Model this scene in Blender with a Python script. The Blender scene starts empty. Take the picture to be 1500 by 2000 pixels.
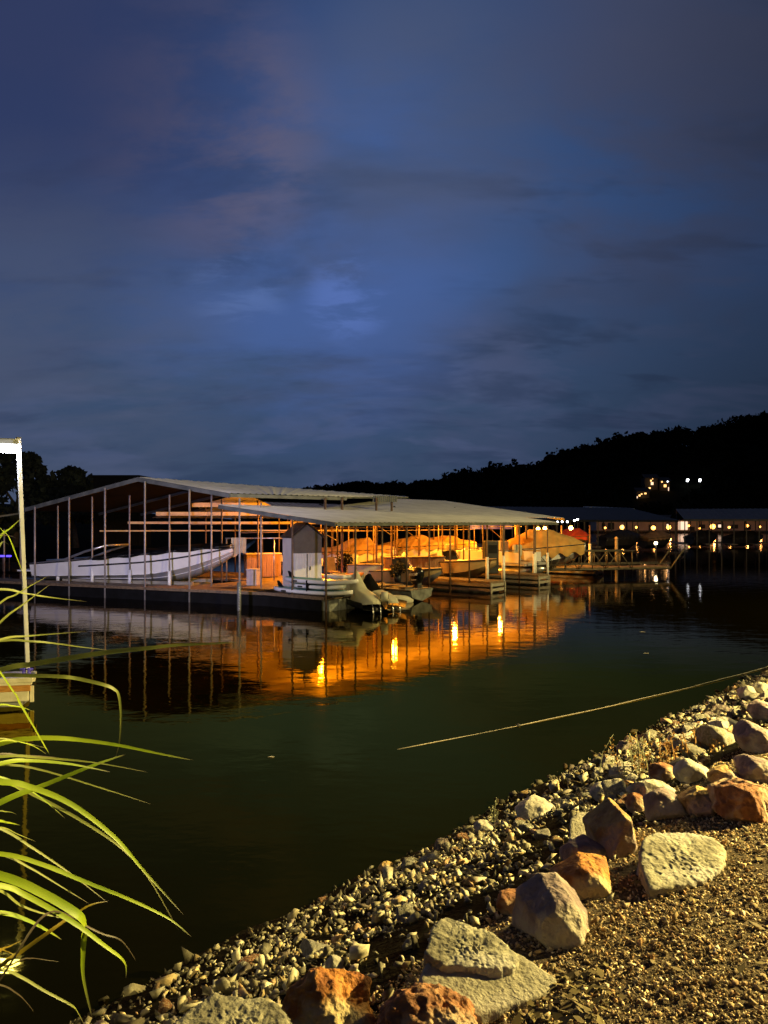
import bpy, bmesh, math, random
import numpy as np
from mathutils import Vector, Matrix, noise as mnoise

random.seed(7)
RNG = np.random.default_rng(11)
scene = bpy.context.scene
COL = scene.collection
F = 26.0 / 36.0 * 2000.0          # focal length in photo pixels
HZ = 1020.0                       # horizon row
CAMZ = 3.0
R = math.radians


def at(px, py, D):
    """photo pixel at depth D -> world point"""
    return Vector(((px - 750.0) / F * D, D, CAMZ - (py - HZ) / F * D))


def atz(px, py, z):
    D = F * (CAMZ - z) / (py - HZ)
    return at(px, py, D)


# ------------------------------------------------------------------ materials
def nodes_of(m):
    m.use_nodes = True
    nt = m.node_tree
    return nt, nt.nodes, nt.links


MATS = {}


def mat(name, c1, c2=None, scale=6.0, rough=0.6, bump=0.0, bscale=None, metal=0.0, detail=5.0,
        emit=None, estr=0.0, stretch=None, spec=0.4, contrast=(0.35, 0.65), attr=None, dist=0.02,
        c3=None, s3=1.5):
    if name in MATS:
        return MATS[name]
    m = bpy.data.materials.new(name)
    nt, N, L = nodes_of(m)
    p = N['Principled BSDF']
    p.inputs['Roughness'].default_value = rough
    p.inputs['Metallic'].default_value = metal
    p.inputs['Specular IOR Level'].default_value = spec
    tc = N.new('ShaderNodeTexCoord')
    mp = N.new('ShaderNodeMapping')
    L.new(tc.outputs['Object'], mp.inputs['Vector'])
    if stretch:
        mp.inputs['Scale'].default_value = stretch
    nz = N.new('ShaderNodeTexNoise')
    nz.inputs['Scale'].default_value = scale
    nz.inputs['Detail'].default_value = detail
    L.new(mp.outputs['Vector'], nz.inputs['Vector'])
    rp = N.new('ShaderNodeValToRGB')
    rp.color_ramp.elements[0].position = contrast[0]
    rp.color_ramp.elements[1].position = contrast[1]
    c2 = c2 or tuple(x * 0.7 for x in c1)
    rp.color_ramp.elements[0].color = (*c2, 1)
    rp.color_ramp.elements[1].color = (*c1, 1)
    L.new(nz.outputs['Fac'], rp.inputs['Fac'])
    out = rp.outputs['Color']
    if c3:
        n3 = N.new('ShaderNodeTexNoise')
        n3.inputs['Scale'].default_value = s3
        n3.inputs['Detail'].default_value = 3
        L.new(mp.outputs['Vector'], n3.inputs['Vector'])
        r3 = N.new('ShaderNodeValToRGB')
        r3.color_ramp.elements[0].position = 0.48
        r3.color_ramp.elements[1].position = 0.6
        L.new(n3.outputs['Fac'], r3.inputs['Fac'])
        mx3 = N.new('ShaderNodeMix')
        mx3.data_type = 'RGBA'
        L.new(r3.outputs['Color'], mx3.inputs['Factor'])
        L.new(out, mx3.inputs[6])
        mx3.inputs[7].default_value = (*c3, 1)
        out = mx3.outputs[2]
    if attr:
        at_ = N.new('ShaderNodeAttribute')
        at_.attribute_name = attr
        mx = N.new('ShaderNodeMix')
        mx.data_type = 'RGBA'
        mx.blend_type = 'MULTIPLY'
        mx.inputs['Factor'].default_value = 1.0
        L.new(out, mx.inputs[6])
        L.new(at_.outputs['Color'], mx.inputs[7])
        out = mx.outputs[2]
    L.new(out, p.inputs['Base Color'])
    if bump:
        nb = N.new('ShaderNodeTexNoise')
        nb.inputs['Scale'].default_value = bscale or scale * 3
        nb.inputs['Detail'].default_value = 6
        L.new(mp.outputs['Vector'], nb.inputs['Vector'])
        bp = N.new('ShaderNodeBump')
        bp.inputs['Strength'].default_value = bump
        bp.inputs['Distance'].default_value = dist
        L.new(nb.outputs['Fac'], bp.inputs['Height'])
        L.new(bp.outputs['Normal'], p.inputs['Normal'])
    if emit:
        p.inputs['Emission Color'].default_value = (*emit, 1)
        p.inputs['Emission Strength'].default_value = estr
    MATS[name] = m
    return m


M_roof = mat('galvanised_roof', (.80, .78, .74), (.66, .64, .61), 1.2, .55, .15, 30, 0.15)
M_roofdark = mat('dark_roof', (.018, .026, .036), (.012, .018, .025), 1.0, .6)
M_roofgrey = mat('far_roof', (.09, .10, .11), (.06, .07, .08), 1.0, .6)
M_fascia = mat('fascia_steel', (.13, .135, .12), (.07, .075, .07), 3, .55)
M_post = mat('galvanised_post', (.34, .32, .31), (.22, .20, .19), 4, .5, metal=.2)
M_postbrown = mat('rusty_shaded_post', (.15, .095, .06), (.09, .055, .035), 5, .6)  # rust brown darkened: shade of the silhouetted posts put into the colour
M_bumper = mat('white_bumper', (.80, .79, .76), (.62, .61, .58), 5, .45)
M_wood = mat('deck_wood', (.20, .135, .08), (.11, .075, .045), 3, .75, .4, 20, stretch=(1, 6, 6))
M_woodgrey = mat('weathered_wood', (.36, .33, .27), (.20, .18, .15), 3, .8, .4, 16, stretch=(1, 1, 8))
M_float = mat('dock_float', (.008, .008, .009), (.005, .005, .005), 3, .8, spec=.08)
M_floatgrey = mat('grey_float', (.22, .23, .21), (.10, .10, .09), 5, .75, .3)
M_white = mat('white_gelcoat', (.78, .77, .78), (.70, .69, .70), 2, .3)
M_amberlit = mat('amber_lit_gelcoat', (.55, .40, .20), (.46, .33, .16), 2, .35)  # pale hull with the amber lamp light put into its colour
M_greyhull = mat('grey_gelcoat', (.42, .41, .42), (.36, .35, .36), 2, .35)
M_black = mat('black_canvas', (.008, .008, .009), (.005, .005, .005), 6, .8, spec=.05)
M_dark = mat('dark_trim', (.03, .03, .035), (.02, .02, .02), 4, .5)
M_tan = mat('tan_canvas', (.52, .31, .09), (.38, .21, .06), 2.5, .85, .5, 9)
M_brown = mat('brown_canvas', (.34, .22, .12), (.24, .15, .08), 2.5, .85, .5, 9)
M_red = mat('red_canvas', (.26, .03, .015), (.18, .02, .01), 2.5, .8, .4, 9)
M_beige = mat('beige_siding', (.50, .47, .36), (.42, .39, .29), 2, .7)
M_siding = mat('white_siding', (.62, .60, .55), (.54, .52, .47), 2, .7)
M_shedroof = mat('shed_roof', (.03, .028, .025), (.02, .018, .016), 5, .85)
M_brownwood = mat('brown_boards', (.26, .15, .08), (.15, .08, .04), 4, .75, .3, stretch=(6, 6, .6))
M_cream = mat('cream_cover', (.52, .50, .38), (.46, .44, .33), 3, .7, .2, 9)
M_port = mat('cream_port', (.60, .57, .44), (.50, .47, .36), 4, .6)
M_teal = mat('teal_board', (.08, .32, .34), (.06, .26, .28), 2, .4)
M_steel = mat('bright_steel', (.55, .55, .55), (.4, .4, .4), 4, .3, metal=.8)
M_glossblack = mat('black_cowl', (.012, .012, .013), (.01, .01, .01), 3, .22)
M_letter = mat('silver_letter', (.75, .75, .75), (.7, .7, .7), 3, .4)
M_cloth = mat('cloth', (.62, .50, .34), (.5, .4, .26), 4, .9)
M_pink = mat('pale_box', (.50, .42, .40), (.42, .35, .33), 4, .6)
M_truss = mat('gangway_truss', (.12, .105, .075), (.07, .06, .045), 4, .55, metal=.2)
M_creamwood = mat('cream_fascia', (.66, .62, .44), (.50, .46, .30), 5, .7, .3, 30)
M_orangewood = mat('orange_board', (.50, .24, .05), (.36, .16, .03), 5, .7, .3, 30, stretch=(1, 8, 8))
M_deckblue = mat('violet_lit_deck', (.40, .36, .50), (.30, .27, .40), 4, .5)  # violet tint stands for the bluish light on the planks
M_lilac = mat('lilac_post', (.50, .50, .53), (.40, .40, .43), 5, .5)
M_soil = mat('bank_soil', (.012, .010, .006), (.005, .004, .0025), 7, .95, .8, 30, dist=.03, spec=.02)
M_pathsoil = mat('path_soil', (.16, .12, .075), (.06, .045, .028), 40, .95, 1.0, 90, dist=.01, spec=.05)
M_pebble = mat('pebble_stone', (.9, .88, .80), (.55, .52, .45), 30, .85, .5, 90, attr='Col', dist=.004, spec=.12)
M_chip = mat('gravel_chip', (.9, .88, .82), (.6, .57, .5), 60, .8, attr='Col', spec=.15)
M_lime = mat('limestone', (.40, .37, .26), (.20, .18, .12), 9, .9, 1.0, 28, dist=.02, c3=(.42, .39, .33), s3=3)
M_limeS = mat('smooth_limestone', (.40, .36, .26), (.26, .235, .165), 12, .88, .9, 60, dist=.012, c3=(.40, .36, .29), s3=2)
M_mauve = mat('mauve_stone', (.30, .22, .20), (.17, .12, .115), 9, .85, 1.0, 26, dist=.03, c3=(.42, .36, .27), s3=3)
M_ochre = mat('ochre_stone', (.55, .38, .13), (.30, .17, .06), 11, .85, 1.0, 26, dist=.035, c3=(.36, .26, .22), s3=2.5)
M_rust = mat('rust_stone', (.40, .17, .06), (.18, .07, .03), 11, .85, 1.0, 26, dist=.03, c3=(.46, .33, .2), s3=5)
M_orange = mat('orange_stone', (.60, .25, .035), (.30, .10, .02), 11, .8, 1.0, 28, dist=.03, c3=(.52, .40, .2), s3=3)
M_pale = mat('pale_stone', (.52, .48, .38), (.30, .27, .21), 8, .85, 1.0, 24, dist=.02)
M_dead = mat('dead_leaf', (.22, .17, .05), (.12, .08, .03), 9, .8)
M_leafy = mat('tree_leaf', (.012, .018, .008), (.007, .010, .004), .6, .8)
M_trunk = mat('bark', (.06, .045, .03), (.03, .022, .015), 5, .9)
M_hill = mat('hill_ground', (.010, .011, .006), (.006, .007, .004), .08, .95, spec=.02)
M_forest = mat('forest_leaf', (.008, .011, .006), (.004, .006, .003), .1, .9, spec=.05)
M_weed = mat('dry_weed', (.50, .28, .09), (.32, .17, .05), 20, .85)
M_weedgrey = mat('grey_weed', (.34, .34, .20), (.24, .24, .14), 20, .85)
M_peach = mat('peach_wall', (.60, .46, .36), (.5, .38, .3), .4, .8)
M_darkwall = mat('dark_wall', (.05, .05, .05), (.035, .035, .035), 1, .8)
M_cable = mat('mooring_cable', (.36, .31, .24), (.26, .22, .17), 30, .7)
M_glass = mat('dark_glass', (.02, .022, .025), (.015, .015, .018), 3, .1)


def emat(name, color, strength):
    return mat(name, color, color, emit=color, estr=strength)


E_orange = emat('sodium_globe', (1.0, .50, .10), 60)
E_far = emat('far_globe', (1.0, .44, .09), 4)
E_white = emat('white_led', (.92, .94, 1.0), 110)
E_hillw = emat('hill_white_led', (.9, .95, 1.0), 10)
E_win = emat('lit_window', (1.0, .55, .18), 2.2)
E_paleglow = emat('pale_glow', (1.0, .72, .5), 1.2)
E_blue = emat('blue_led', (.08, .05, 1.0), 3.0)

# leaf blade material: per blade colour with translucency
def leaf_mat(name, c1, c2):
    m = bpy.data.materials.new(name)
    nt, N, L = nodes_of(m)
    p = N['Principled BSDF']
    p.inputs['Roughness'].default_value = .5
    tc = N.new('ShaderNodeTexCoord')
    nz = N.new('ShaderNodeTexNoise')
    nz.inputs['Scale'].default_value = 6
    L.new(tc.outputs['Object'], nz.inputs['Vector'])
    rp = N.new('ShaderNodeValToRGB')
    rp.color_ramp.elements[0].position = .35
    rp.color_ramp.elements[1].position = .65
    rp.color_ramp.elements[0].color = (*c2, 1)
    rp.color_ramp.elements[1].color = (*c1, 1)
    L.new(nz.outputs['Fac'], rp.inputs['Fac'])
    # fine lengthwise veins from the uv across the blade
    uv = N.new('ShaderNodeUVMap')
    sp = N.new('ShaderNodeSeparateXYZ')
    L.new(uv.outputs['UV'], sp.inputs['Vector'])
    mt = N.new('ShaderNodeMath'); mt.operation = 'MULTIPLY'; mt.inputs[1].default_value = 55
    L.new(sp.outputs['X'], mt.inputs[0])
    sn = N.new('ShaderNodeMath'); sn.operation = 'SINE'
    L.new(mt.outputs[0], sn.inputs[0])
    mr = N.new('ShaderNodeMapRange')
    mr.inputs['From Min'].default_value = -1
    mr.inputs['To Min'].default_value = .72
    L.new(sn.outputs[0], mr.inputs['Value'])
    # dry tips towards the end of the blade
    rt = N.new('ShaderNodeValToRGB')
    rt.color_ramp.elements[0].position = .86
    rt.color_ramp.elements[0].color = (0, 0, 0, 1)
    rt.color_ramp.elements[1].position = .99
    L.new(sp.outputs['Y'], rt.inputs['Fac'])
    mx = N.new('ShaderNodeMix'); mx.data_type = 'RGBA'; mx.blend_type = 'MULTIPLY'
    mx.inputs['Factor'].default_value = 1
    L.new(rp.outputs['Color'], mx.inputs[6])
    L.new(mr.outputs['Result'], mx.inputs[7])
    m2 = N.new('ShaderNodeMix'); m2.data_type = 'RGBA'
    L.new(rt.outputs['Color'], m2.inputs['Factor'])
    L.new(mx.outputs[2], m2.inputs[6])
    m2.inputs[7].default_value = (.10, .075, .045, 1)
    L.new(m2.outputs[2], p.inputs['Base Color'])
    tr = N.new('ShaderNodeBsdfTranslucent')
    L.new(m2.outputs[2], tr.inputs['Color'])
    ms = N.new('ShaderNodeMixShader')
    ms.inputs['Fac'].default_value = .35
    L.new(p.outputs[0], ms.inputs[1])
    L.new(tr.outputs[0], ms.inputs[2])
    L.new(ms.outputs[0], N['Material Output'].inputs['Surface'])
    return m


M_blade = leaf_mat('green_blade', (.50, .64, .02), (.34, .50, .015))
M_blade2 = leaf_mat('pale_blade', (.40, .44, .09), (.28, .32, .06))
M_bladey = leaf_mat('yellow_blade', (.48, .36, .02), (.36, .25, .015))
M_bladed = leaf_mat('dry_blade', (.14, .10, .06), (.08, .06, .035))


# ------------------------------------------------------------------ object helpers
def link(o, parent=None):
    COL.objects.link(o)
    if parent is not None:
        o.parent = parent
    return o


def tag(o, label=None, cat=None, group=None, kind=None):
    if label:
        o['label'] = label
    if cat:
        o['category'] = cat
    if group:
        o['group'] = group
    if kind:
        o['kind'] = kind
    return o


def thing(name, label, cat, loc=(0, 0, 0), rz=0.0, group=None):
    o = bpy.data.objects.new(name, None)
    o.empty_display_size = .2
    o.location = loc
    o.rotation_euler = (0, 0, rz)
    link(o)
    return tag(o, label, cat, group)


class MB:
    def __init__(s):
        s.v = []
        s.f = []

    def add(s, verts, faces):
        b = len(s.v)
        s.v += [tuple(v) for v in verts]
        s.f += [tuple(i + b for i in f) for f in faces]
        return s

    def box(s, c, size, rz=0.0, ry=0.0, bev=0.0):
        x, y, z = (a / 2 for a in size)
        m = Matrix.Translation(Vector(c)) @ Matrix.Rotation(rz, 4, 'Z') @ Matrix.Rotation(ry, 4, 'Y')
        if bev:
            bm = bmesh.new()
            bmesh.ops.create_cube(bm, size=1)
            bmesh.ops.scale(bm, vec=size, verts=bm.verts)
            bmesh.ops.bevel(bm, geom=bm.edges[:], offset=bev, segments=2, affect='EDGES', profile=.5)
            bm.verts.index_update()
            vs = [m @ v.co for v in bm.verts]
            fs = [[v.index for v in f.verts] for f in bm.faces]
            bm.free()
            return s.add(vs, fs)
        vs = [m @ Vector((a, b, c_)) for a in (-x, x) for b in (-y, y) for c_ in (-z, z)]
        return s.add(vs, [(0, 1, 3, 2), (4, 6, 7, 5), (0, 4, 5, 1), (2, 3, 7, 6), (0, 2, 6, 4), (1, 5, 7, 3)])

    def tube(s, pts, r, n=8, cap=True):
        pts = [Vector(p) for p in pts]
        rings = []
        for i, p in enumerate(pts):
            d = (pts[min(i + 1, len(pts) - 1)] - pts[max(i - 1, 0)]).normalized()
            up = Vector((0, 0, 1)) if abs(d.z) < .9 else Vector((1, 0, 0))
            a = d.cross(up).normalized()
            b = d.cross(a).normalized()
            rr = r[i] if isinstance(r, (list, tuple)) else r
            rings.append([p + (a * math.cos(2 * math.pi * k / n + math.pi / n) + b * math.sin(2 * math.pi * k / n + math.pi / n)) * rr for k in range(n)])
        vs = [q for ring in rings for q in ring]
        fs = []
        for i in range(len(pts) - 1):
            for k in range(n):
                fs.append((i * n + k, i * n + (k + 1) % n, (i + 1) * n + (k + 1) % n, (i + 1) * n + k))
        if cap:
            fs.append(tuple(range(n))[::-1])
            fs.append(tuple(range((len(pts) - 1) * n, len(pts) * n)))
        return s.add(vs, fs)

    def loft(s, secs, closed=False, caps=False):
        n = len(secs[0])
        vs = [p for sec in secs for p in sec]
        fs = []
        m = n if closed else n - 1
        for i in range(len(secs) - 1):
            for k in range(m):
                fs.append((i * n + k, i * n + (k + 1) % n, (i + 1) * n + (k + 1) % n, (i + 1) * n + k))
        if caps:
            fs.append(tuple(range(n))[::-1])
            fs.append(tuple(range((len(secs) - 1) * n, len(secs) * n)))
        return s.add(vs, fs)

    def build(s, name, m, parent=None, smooth=False, loc=None):
        me = bpy.data.meshes.new(name)
        me.from_pydata(s.v, [], s.f)
        me.validate()
        if m:
            me.materials.append(m)
        if smooth:
            me.polygons.foreach_set('use_smooth', [True] * len(me.polygons))
        bm = bmesh.new()
        bm.from_mesh(me)
        bmesh.ops.recalc_face_normals(bm, faces=bm.faces)
        bm.to_mesh(me)
        bm.free()
        me.update()
        o = bpy.data.objects.new(name, me)
        if loc is not None:
            o.location = loc
        return link(o, parent)


def mesh_np(name, V, Fc, m, smooth=False, col=None, kind=None, label=None, cat=None):
    me = bpy.data.meshes.new(name)
    nv, nf = len(V), len(Fc)
    k = Fc.shape[1]
    me.vertices.add(nv)
    me.vertices.foreach_set('co', V.astype(np.float32).ravel())
    me.loops.add(nf * k)
    me.loops.foreach_set('vertex_index', Fc.astype(np.int32).ravel())
    me.polygons.add(nf)
    me.polygons.foreach_set('loop_start', np.arange(0, nf * k, k, dtype=np.int32))
    me.polygons.foreach_set('loop_total', np.full(nf, k, dtype=np.int32))
    if smooth:
        me.polygons.foreach_set('use_smooth', np.ones(nf, dtype=bool))
    me.update(calc_edges=True)
    if col is not None:
        a = me.color_attributes.new('Col', 'FLOAT_COLOR', 'POINT')
        a.data.foreach_set('color', np.hstack([col, np.ones((nv, 1))]).astype(np.float32).ravel())
    me.materials.append(m)
    o = bpy.data.objects.new(name, me)
    link(o)
    return tag(o, label, cat, None, kind)


def place_tree(o, M):
    o.matrix_world = M


def copy_tree(o, parent=None):
    c = o.copy()
    COL.objects.link(c)
    c.parent = parent
    for ch in list(o.children):
        copy_tree(ch, c)
    return c


def empty_part(name, parent):
    o = bpy.data.objects.new(name, None)
    return link(o, parent)


def text_mesh(body, size, m, parent, M, name='lettering', extrude=.004, shear=0.0):
    cu = bpy.data.curves.new(name, 'FONT')
    cu.body = body
    cu.size = size
    cu.extrude = extrude
    cu.shear = shear
    cu.align_x = 'CENTER'
    cu.align_y = 'CENTER'
    tmp = bpy.data.objects.new('tmp_text', cu)
    COL.objects.link(tmp)
    dg = bpy.context.evaluated_depsgraph_get()
    me = bpy.data.meshes.new_from_object(tmp.evaluated_get(dg))
    bpy.data.objects.remove(tmp)
    me.materials.clear()
    me.materials.append(m)
    o = bpy.data.objects.new(name, me)
    link(o, parent)
    o.matrix_local = M
    return o


# ------------------------------------------------------------------ terrain
def fbm(x, y, z=0.0, sc=1.0, oc=4):
    return mnoise.fractal(Vector((x * sc, y * sc, z)), 1.0, 2.0, oc)


def sdist(x, y):
    return x * .74 - (y - 6.46) * .67


def gz(x, y):
    s = sdist(x, y) + .10 * fbm(x, y, 3.3, .8, 3)
    if s < 0:
        z = .42 * s
    elif s < 2.5:
        z = .5 * s
    else:
        t = min(1, (s - 2.5) / 1.2)
        z = 1.25 + .5 * (s - 2.5) * (1 - t) + .14 * t * (2 - t) * .9
        z = 1.25 + .2 * (1 - (1 - t) ** 2.2)
    return z + .018 * fbm(x, y, 7.7, 2.2, 3) * (1 if s < 2.6 else .5)


def ground_hit(px, py):
    D = 1.5
    while D < 40:
        p = at(px, py, D)
        if p.z <= gz(p.x, p.y):
            return p
        D += .01
    return at(px, py, 10)


def grid_mesh(name, x0, x1, y0, y1, step, fn, m, keep=None, smooth=True):
    nx = int((x1 - x0) / step) + 1
    ny = int((y1 - y0) / step) + 1
    xs = np.linspace(x0, x1, nx)
    ys = np.linspace(y0, y1, ny)
    V = np.array([(x, y, fn(x, y)) for y in ys for x in xs])
    idx = np.arange(nx * ny).reshape(ny, nx)
    Fc = np.stack([idx[:-1, :-1].ravel(), idx[:-1, 1:].ravel(), idx[1:, 1:].ravel(), idx[1:, :-1].ravel()], 1)
    if keep is not None:
        c = V[Fc].mean(axis=1)
        k = np.array([keep(a[0], a[1]) for a in c])
        Fc = Fc[k]
    return mesh_np(name, V, Fc, m, smooth=smooth, kind='structure')


ground = grid_mesh('ground', -8, 34, -8, 34, .12, gz, M_soil, keep=lambda x, y: sdist(x, y) > -1.5)
path = grid_mesh('path', -6, 20, -8, 16, .08, lambda x, y: gz(x, y) + .004, M_pathsoil,
                 keep=lambda x, y: sdist(x, y) > 2.55 + .18 * fbm(x, y, 1.2, 1.2, 3))

# water
wm = bpy.data.materials.new('lake_water')
nt, N, L = nodes_of(wm)
N.remove(N['Principled BSDF'])
w_dif = N.new('ShaderNodeBsdfDiffuse')
w_dif.inputs['Color'].default_value = (.0024, .0018, .0001, 1)
w_gl = N.new('ShaderNodeBsdfGlossy')
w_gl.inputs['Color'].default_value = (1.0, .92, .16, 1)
w_gl.inputs['Roughness'].default_value = .035
w_fr = N.new('ShaderNodeFresnel')
w_fr.inputs['IOR'].default_value = 1.33
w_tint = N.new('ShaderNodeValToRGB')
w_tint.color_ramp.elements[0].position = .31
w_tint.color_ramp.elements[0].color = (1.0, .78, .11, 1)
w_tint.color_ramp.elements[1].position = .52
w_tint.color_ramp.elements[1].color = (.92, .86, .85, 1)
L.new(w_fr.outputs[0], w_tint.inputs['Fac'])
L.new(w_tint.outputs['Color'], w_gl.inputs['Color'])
w_mx = N.new('ShaderNodeMixShader')
L.new(w_fr.outputs[0], w_mx.inputs['Fac'])
L.new(w_dif.outputs[0], w_mx.inputs[1])
L.new(w_gl.outputs[0], w_mx.inputs[2])
L.new(w_mx.outputs[0], N['Material Output'].inputs['Surface'])
tc = N.new('ShaderNodeTexCoord')
mp = N.new('ShaderNodeMapping')
mp.inputs['Scale'].default_value = (.9, 1.6, 1)
L.new(tc.outputs['Object'], mp.inputs['Vector'])
n1 = N.new('ShaderNodeTexNoise')
n1.inputs['Scale'].default_value = 1.1
n1.inputs['Detail'].default_value = 3
L.new(mp.outputs[0], n1.inputs['Vector'])
n2 = N.new('ShaderNodeTexNoise')
n2.inputs['Scale'].default_value = 5.5
n2.inputs['Detail'].default_value = 2
L.new(mp.outputs[0], n2.inputs['Vector'])
ad = N.new('ShaderNodeMath')
ad.operation = 'MULTIPLY_ADD'
ad.inputs[1].default_value = .16
L.new(n2.outputs['Fac'], ad.inputs[0])
L.new(n1.outputs['Fac'], ad.inputs[2])
bp = N.new('ShaderNodeBump')
bp.inputs['Strength'].default_value = .35
bp.inputs['Distance'].default_value = .017
L.new(ad.outputs[0], bp.inputs['Height'])
for q_ in (w_dif, w_gl, w_fr):
    L.new(bp.outputs['Normal'], q_.inputs['Normal'])
mb = MB()
mb.add([(-900, -60, 0), (900, -60, 0), (900, 900, 0), (-900, 900, 0)], [(0, 1, 2, 3)])
tag(mb.build('water', wm), kind='structure')

# ------------------------------------------------------------------ hills and far wood
ridge_px = [(520, 968), (640, 951), (700, 944), (800, 945), (900, 935), (960, 925), (1050, 915), (1100, 893), (1150, 883), (1200, 868),
            (1250, 857), (1340, 850), (1420, 838), (1500, 818), (1600, 790), (1760, 760), (1950, 750), (2200, 760)]
RD = 300.0


def ridge_z(px):
    for (a, ya), (b, yb) in zip(ridge_px, ridge_px[1:]):
        if a <= px <= b:
            t = (px - a) / (b - a)
            y = ya + (yb - ya) * t
            return CAMZ + (HZ - y) / F * RD
    return 4.0 if px < 520 else CAMZ + (HZ - 760) / F * RD


def hill_z(px, t):
    """t 0 at the waterline, 1 at the ridge"""
    return .3 + (ridge_z(px) - 4.5) * (t ** 1.15) if t <= 1 else ridge_z(px) - 4.5


V = []
pxs = list(range(440, 2240, 30))
ts = [0, .1, .2, .3, .4, .5, .6, .7, .8, .9, 1.0, 1.3, 1.8]
for t in ts:
    D = 225 + 75 * t
    for px in pxs:
        x = (px - 750) / F * D
        V.append((x, D, -0.6 if t == 0 else hill_z(px, t) + 1.0 * fbm(x, D, 0, .03)))
n = len(pxs)
Fc = np.array([(i * n + j, i * n + j + 1, (i + 1) * n + j + 1, (i + 1) * n + j) for i in range(len(ts) - 1) for j in range(n - 1)])
mesh_np('hill', np.array(V), Fc, M_hill, smooth=True, kind='structure')


def leaf_cloud(centers, radii, per, size, flat=.8):
    """numpy: per leaf quads round each centre, on and inside a lumpy ellipsoid"""
    C = np.repeat(np.array(centers), per, axis=0)
    Rr = np.repeat(np.array(radii), per, axis=0)
    n = len(C)
    d = RNG.normal(size=(n, 3))
    d /= np.linalg.norm(d, axis=1)[:, None]
    rad = RNG.uniform(.55, 1.05, (n, 1))
    P = C + d * rad * Rr
    a = RNG.normal(size=(n, 3)); a /= np.linalg.norm(a, axis=1)[:, None]
    b = np.cross(a, RNG.normal(size=(n, 3))); b /= np.linalg.norm(b, axis=1)[:, None]
    s = RNG.uniform(.6, 1.3, (n, 1)) * size
    Vv = np.stack([P - a * s, P + b * s * .6, P + a * s, P - b * s * .6], 1).reshape(-1, 3)
    Ff = np.arange(n * 4).reshape(n, 4)
    return Vv, Ff


cs, rs = [], []
for k in range(1500):
    px = random.uniform(450, 2200)
    t = random.choice([1.0, 1.0, random.uniform(.05, 1.05), random.uniform(.3, 1.1)])
    if 1215 < px < 1320 and .18 < t < .62:
        continue
    if 1325 < px < 1385 and .3 < t < .7:
        continue
    D = 225 + 75 * t
    z = hill_z(px, t)
    far = px < 880
    r = random.uniform(1.6, 3.0) if far else random.uniform(2.2, 4.2)
    if t >= 1.0 and random.random() < .25 and not far:
        r *= 1.25
    x = (px - 750) / F * D
    cs.append((x, D, z + r * .75)); rs.append((r, r, r * random.uniform(.75, 1.1)))
    for q in range(3):
        cs.append((x + random.uniform(-.8, .8) * r, D + random.uniform(-.8, .3) * r, z + r * random.uniform(.5, 1.35)))
        rs.append((r * .5, r * .5, r * .45))
Vv, Ff = leaf_cloud(cs, rs, 34, .95)
mesh_np('wood', Vv, Ff, M_forest, kind='stuff', label='dark wooded hillside across the lake at right', cat='woods')

# left bank behind the docks
mb = MB()
mb.loft([[(-110, 62, -.5), (-110, 75, 4.0), (-110, 110, 7)], [(-60, 60, -.5), (-60, 72, 3.0), (-60, 110, 6)],
         [(-30, 62, -.5), (-30, 72, 1.8), (-30, 110, 4)], [(-16, 74, -.5), (-14, 84, 1.4), (-10, 110, 2.5)]])
mb.loft([[(-15, 76, -.5), (-14, 86, 1.5), (-10, 112, 2.6)], [(0, 92, -.5), (1, 100, 1.6), (3, 120, 2.4)], [(10, 120, -.5), (12, 128, 1.5), (14, 150, 2.4)], [(16, 200, -.5), (18, 210, 1.5), (20, 240, 2.5)]])
tag(mb.build('shore', M_hill, smooth=True), kind='structure')


def tree(label, base, crown_pts, leaf=.34, per=170):
    """trunk with limbs and a crown of leaf clumps; crown_pts = (world centre, radius)"""
    t = thing('shore_tree', label, 'tree', base, group='trees on the left shore')
    mb = MB()
    b = Vector(base)
    top = max(c.z for c, r in crown_pts)
    ctr = sum((c for c, r in crown_pts), Vector()) / len(crown_pts)
    mid = Vector((ctr.x * .5 + b.x * .5, b.y, b.z + (ctr.z - b.z) * .6))
    mb.tube([Vector((0, 0, -.3)), (mid - b) * .5 + Vector((.1, 0, 0)), mid - b, ctr - b], [.32, .25, .2, .1], 8)
    for c, r in crown_pts:
        mb.tube([mid - b, (mid + c) / 2 - b + Vector((0, 0, .3)), c - b], [.13, .08, .03], 6)
    mb.build('trunk', M_trunk, t, True)
    cs = [tuple(c - b) for c, r in crown_pts]
    rs = [(r, r, r * .85) for c, r in crown_pts]
    # small outer clumps break the outline
    for c, r in list(crown_pts):
        for k in range(5):
            d = Vector((random.gauss(0, 1), random.gauss(0, 1), random.gauss(.4, 1))).normalized()
            cs.append(tuple(c + d * r * .95 - b)); rs.append((r * .35, r * .35, r * .3))
    Vv, Ff = leaf_cloud(cs, rs, per, leaf)
    o = mesh_np('crown', Vv, Ff, M_leafy)
    o.parent = t
    return t


def cl(lst, D):
    return [(at(px, py, D + random.uniform(-1.5, 1.5)), rp / F * D) for px, py, rp in lst]


tree('tallest dark tree, behind the top of the lamp post', (-31.5, 63, 1.2), cl([(-20, 925, 42), (40, 925, 38), (70, 945, 32), (20, 980, 50), (75, 985, 35), (58, 906, 16)], 63))
tree('lower rounded tree just right of the lamp post', (-27.5, 66, 1.0), cl([(118, 945, 30), (100, 970, 30), (135, 985, 35), (92, 1000, 30), (142, 938, 20)], 66))
tree('smallest tree at the right end of the left shore wood, touching the dock roof', (-25.5, 70, 1.0), cl([(162, 945, 24), (158, 968, 26), (172, 985, 22), (176, 960, 14), (150, 1000, 26)], 70))
tree('broad dark tree filling the left picture edge behind the leaf blades', (-37, 60, 1.5), cl([(-90, 940, 60), (-50, 990, 55), (-110, 1000, 60), (-150, 950, 60)], 60))

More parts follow.
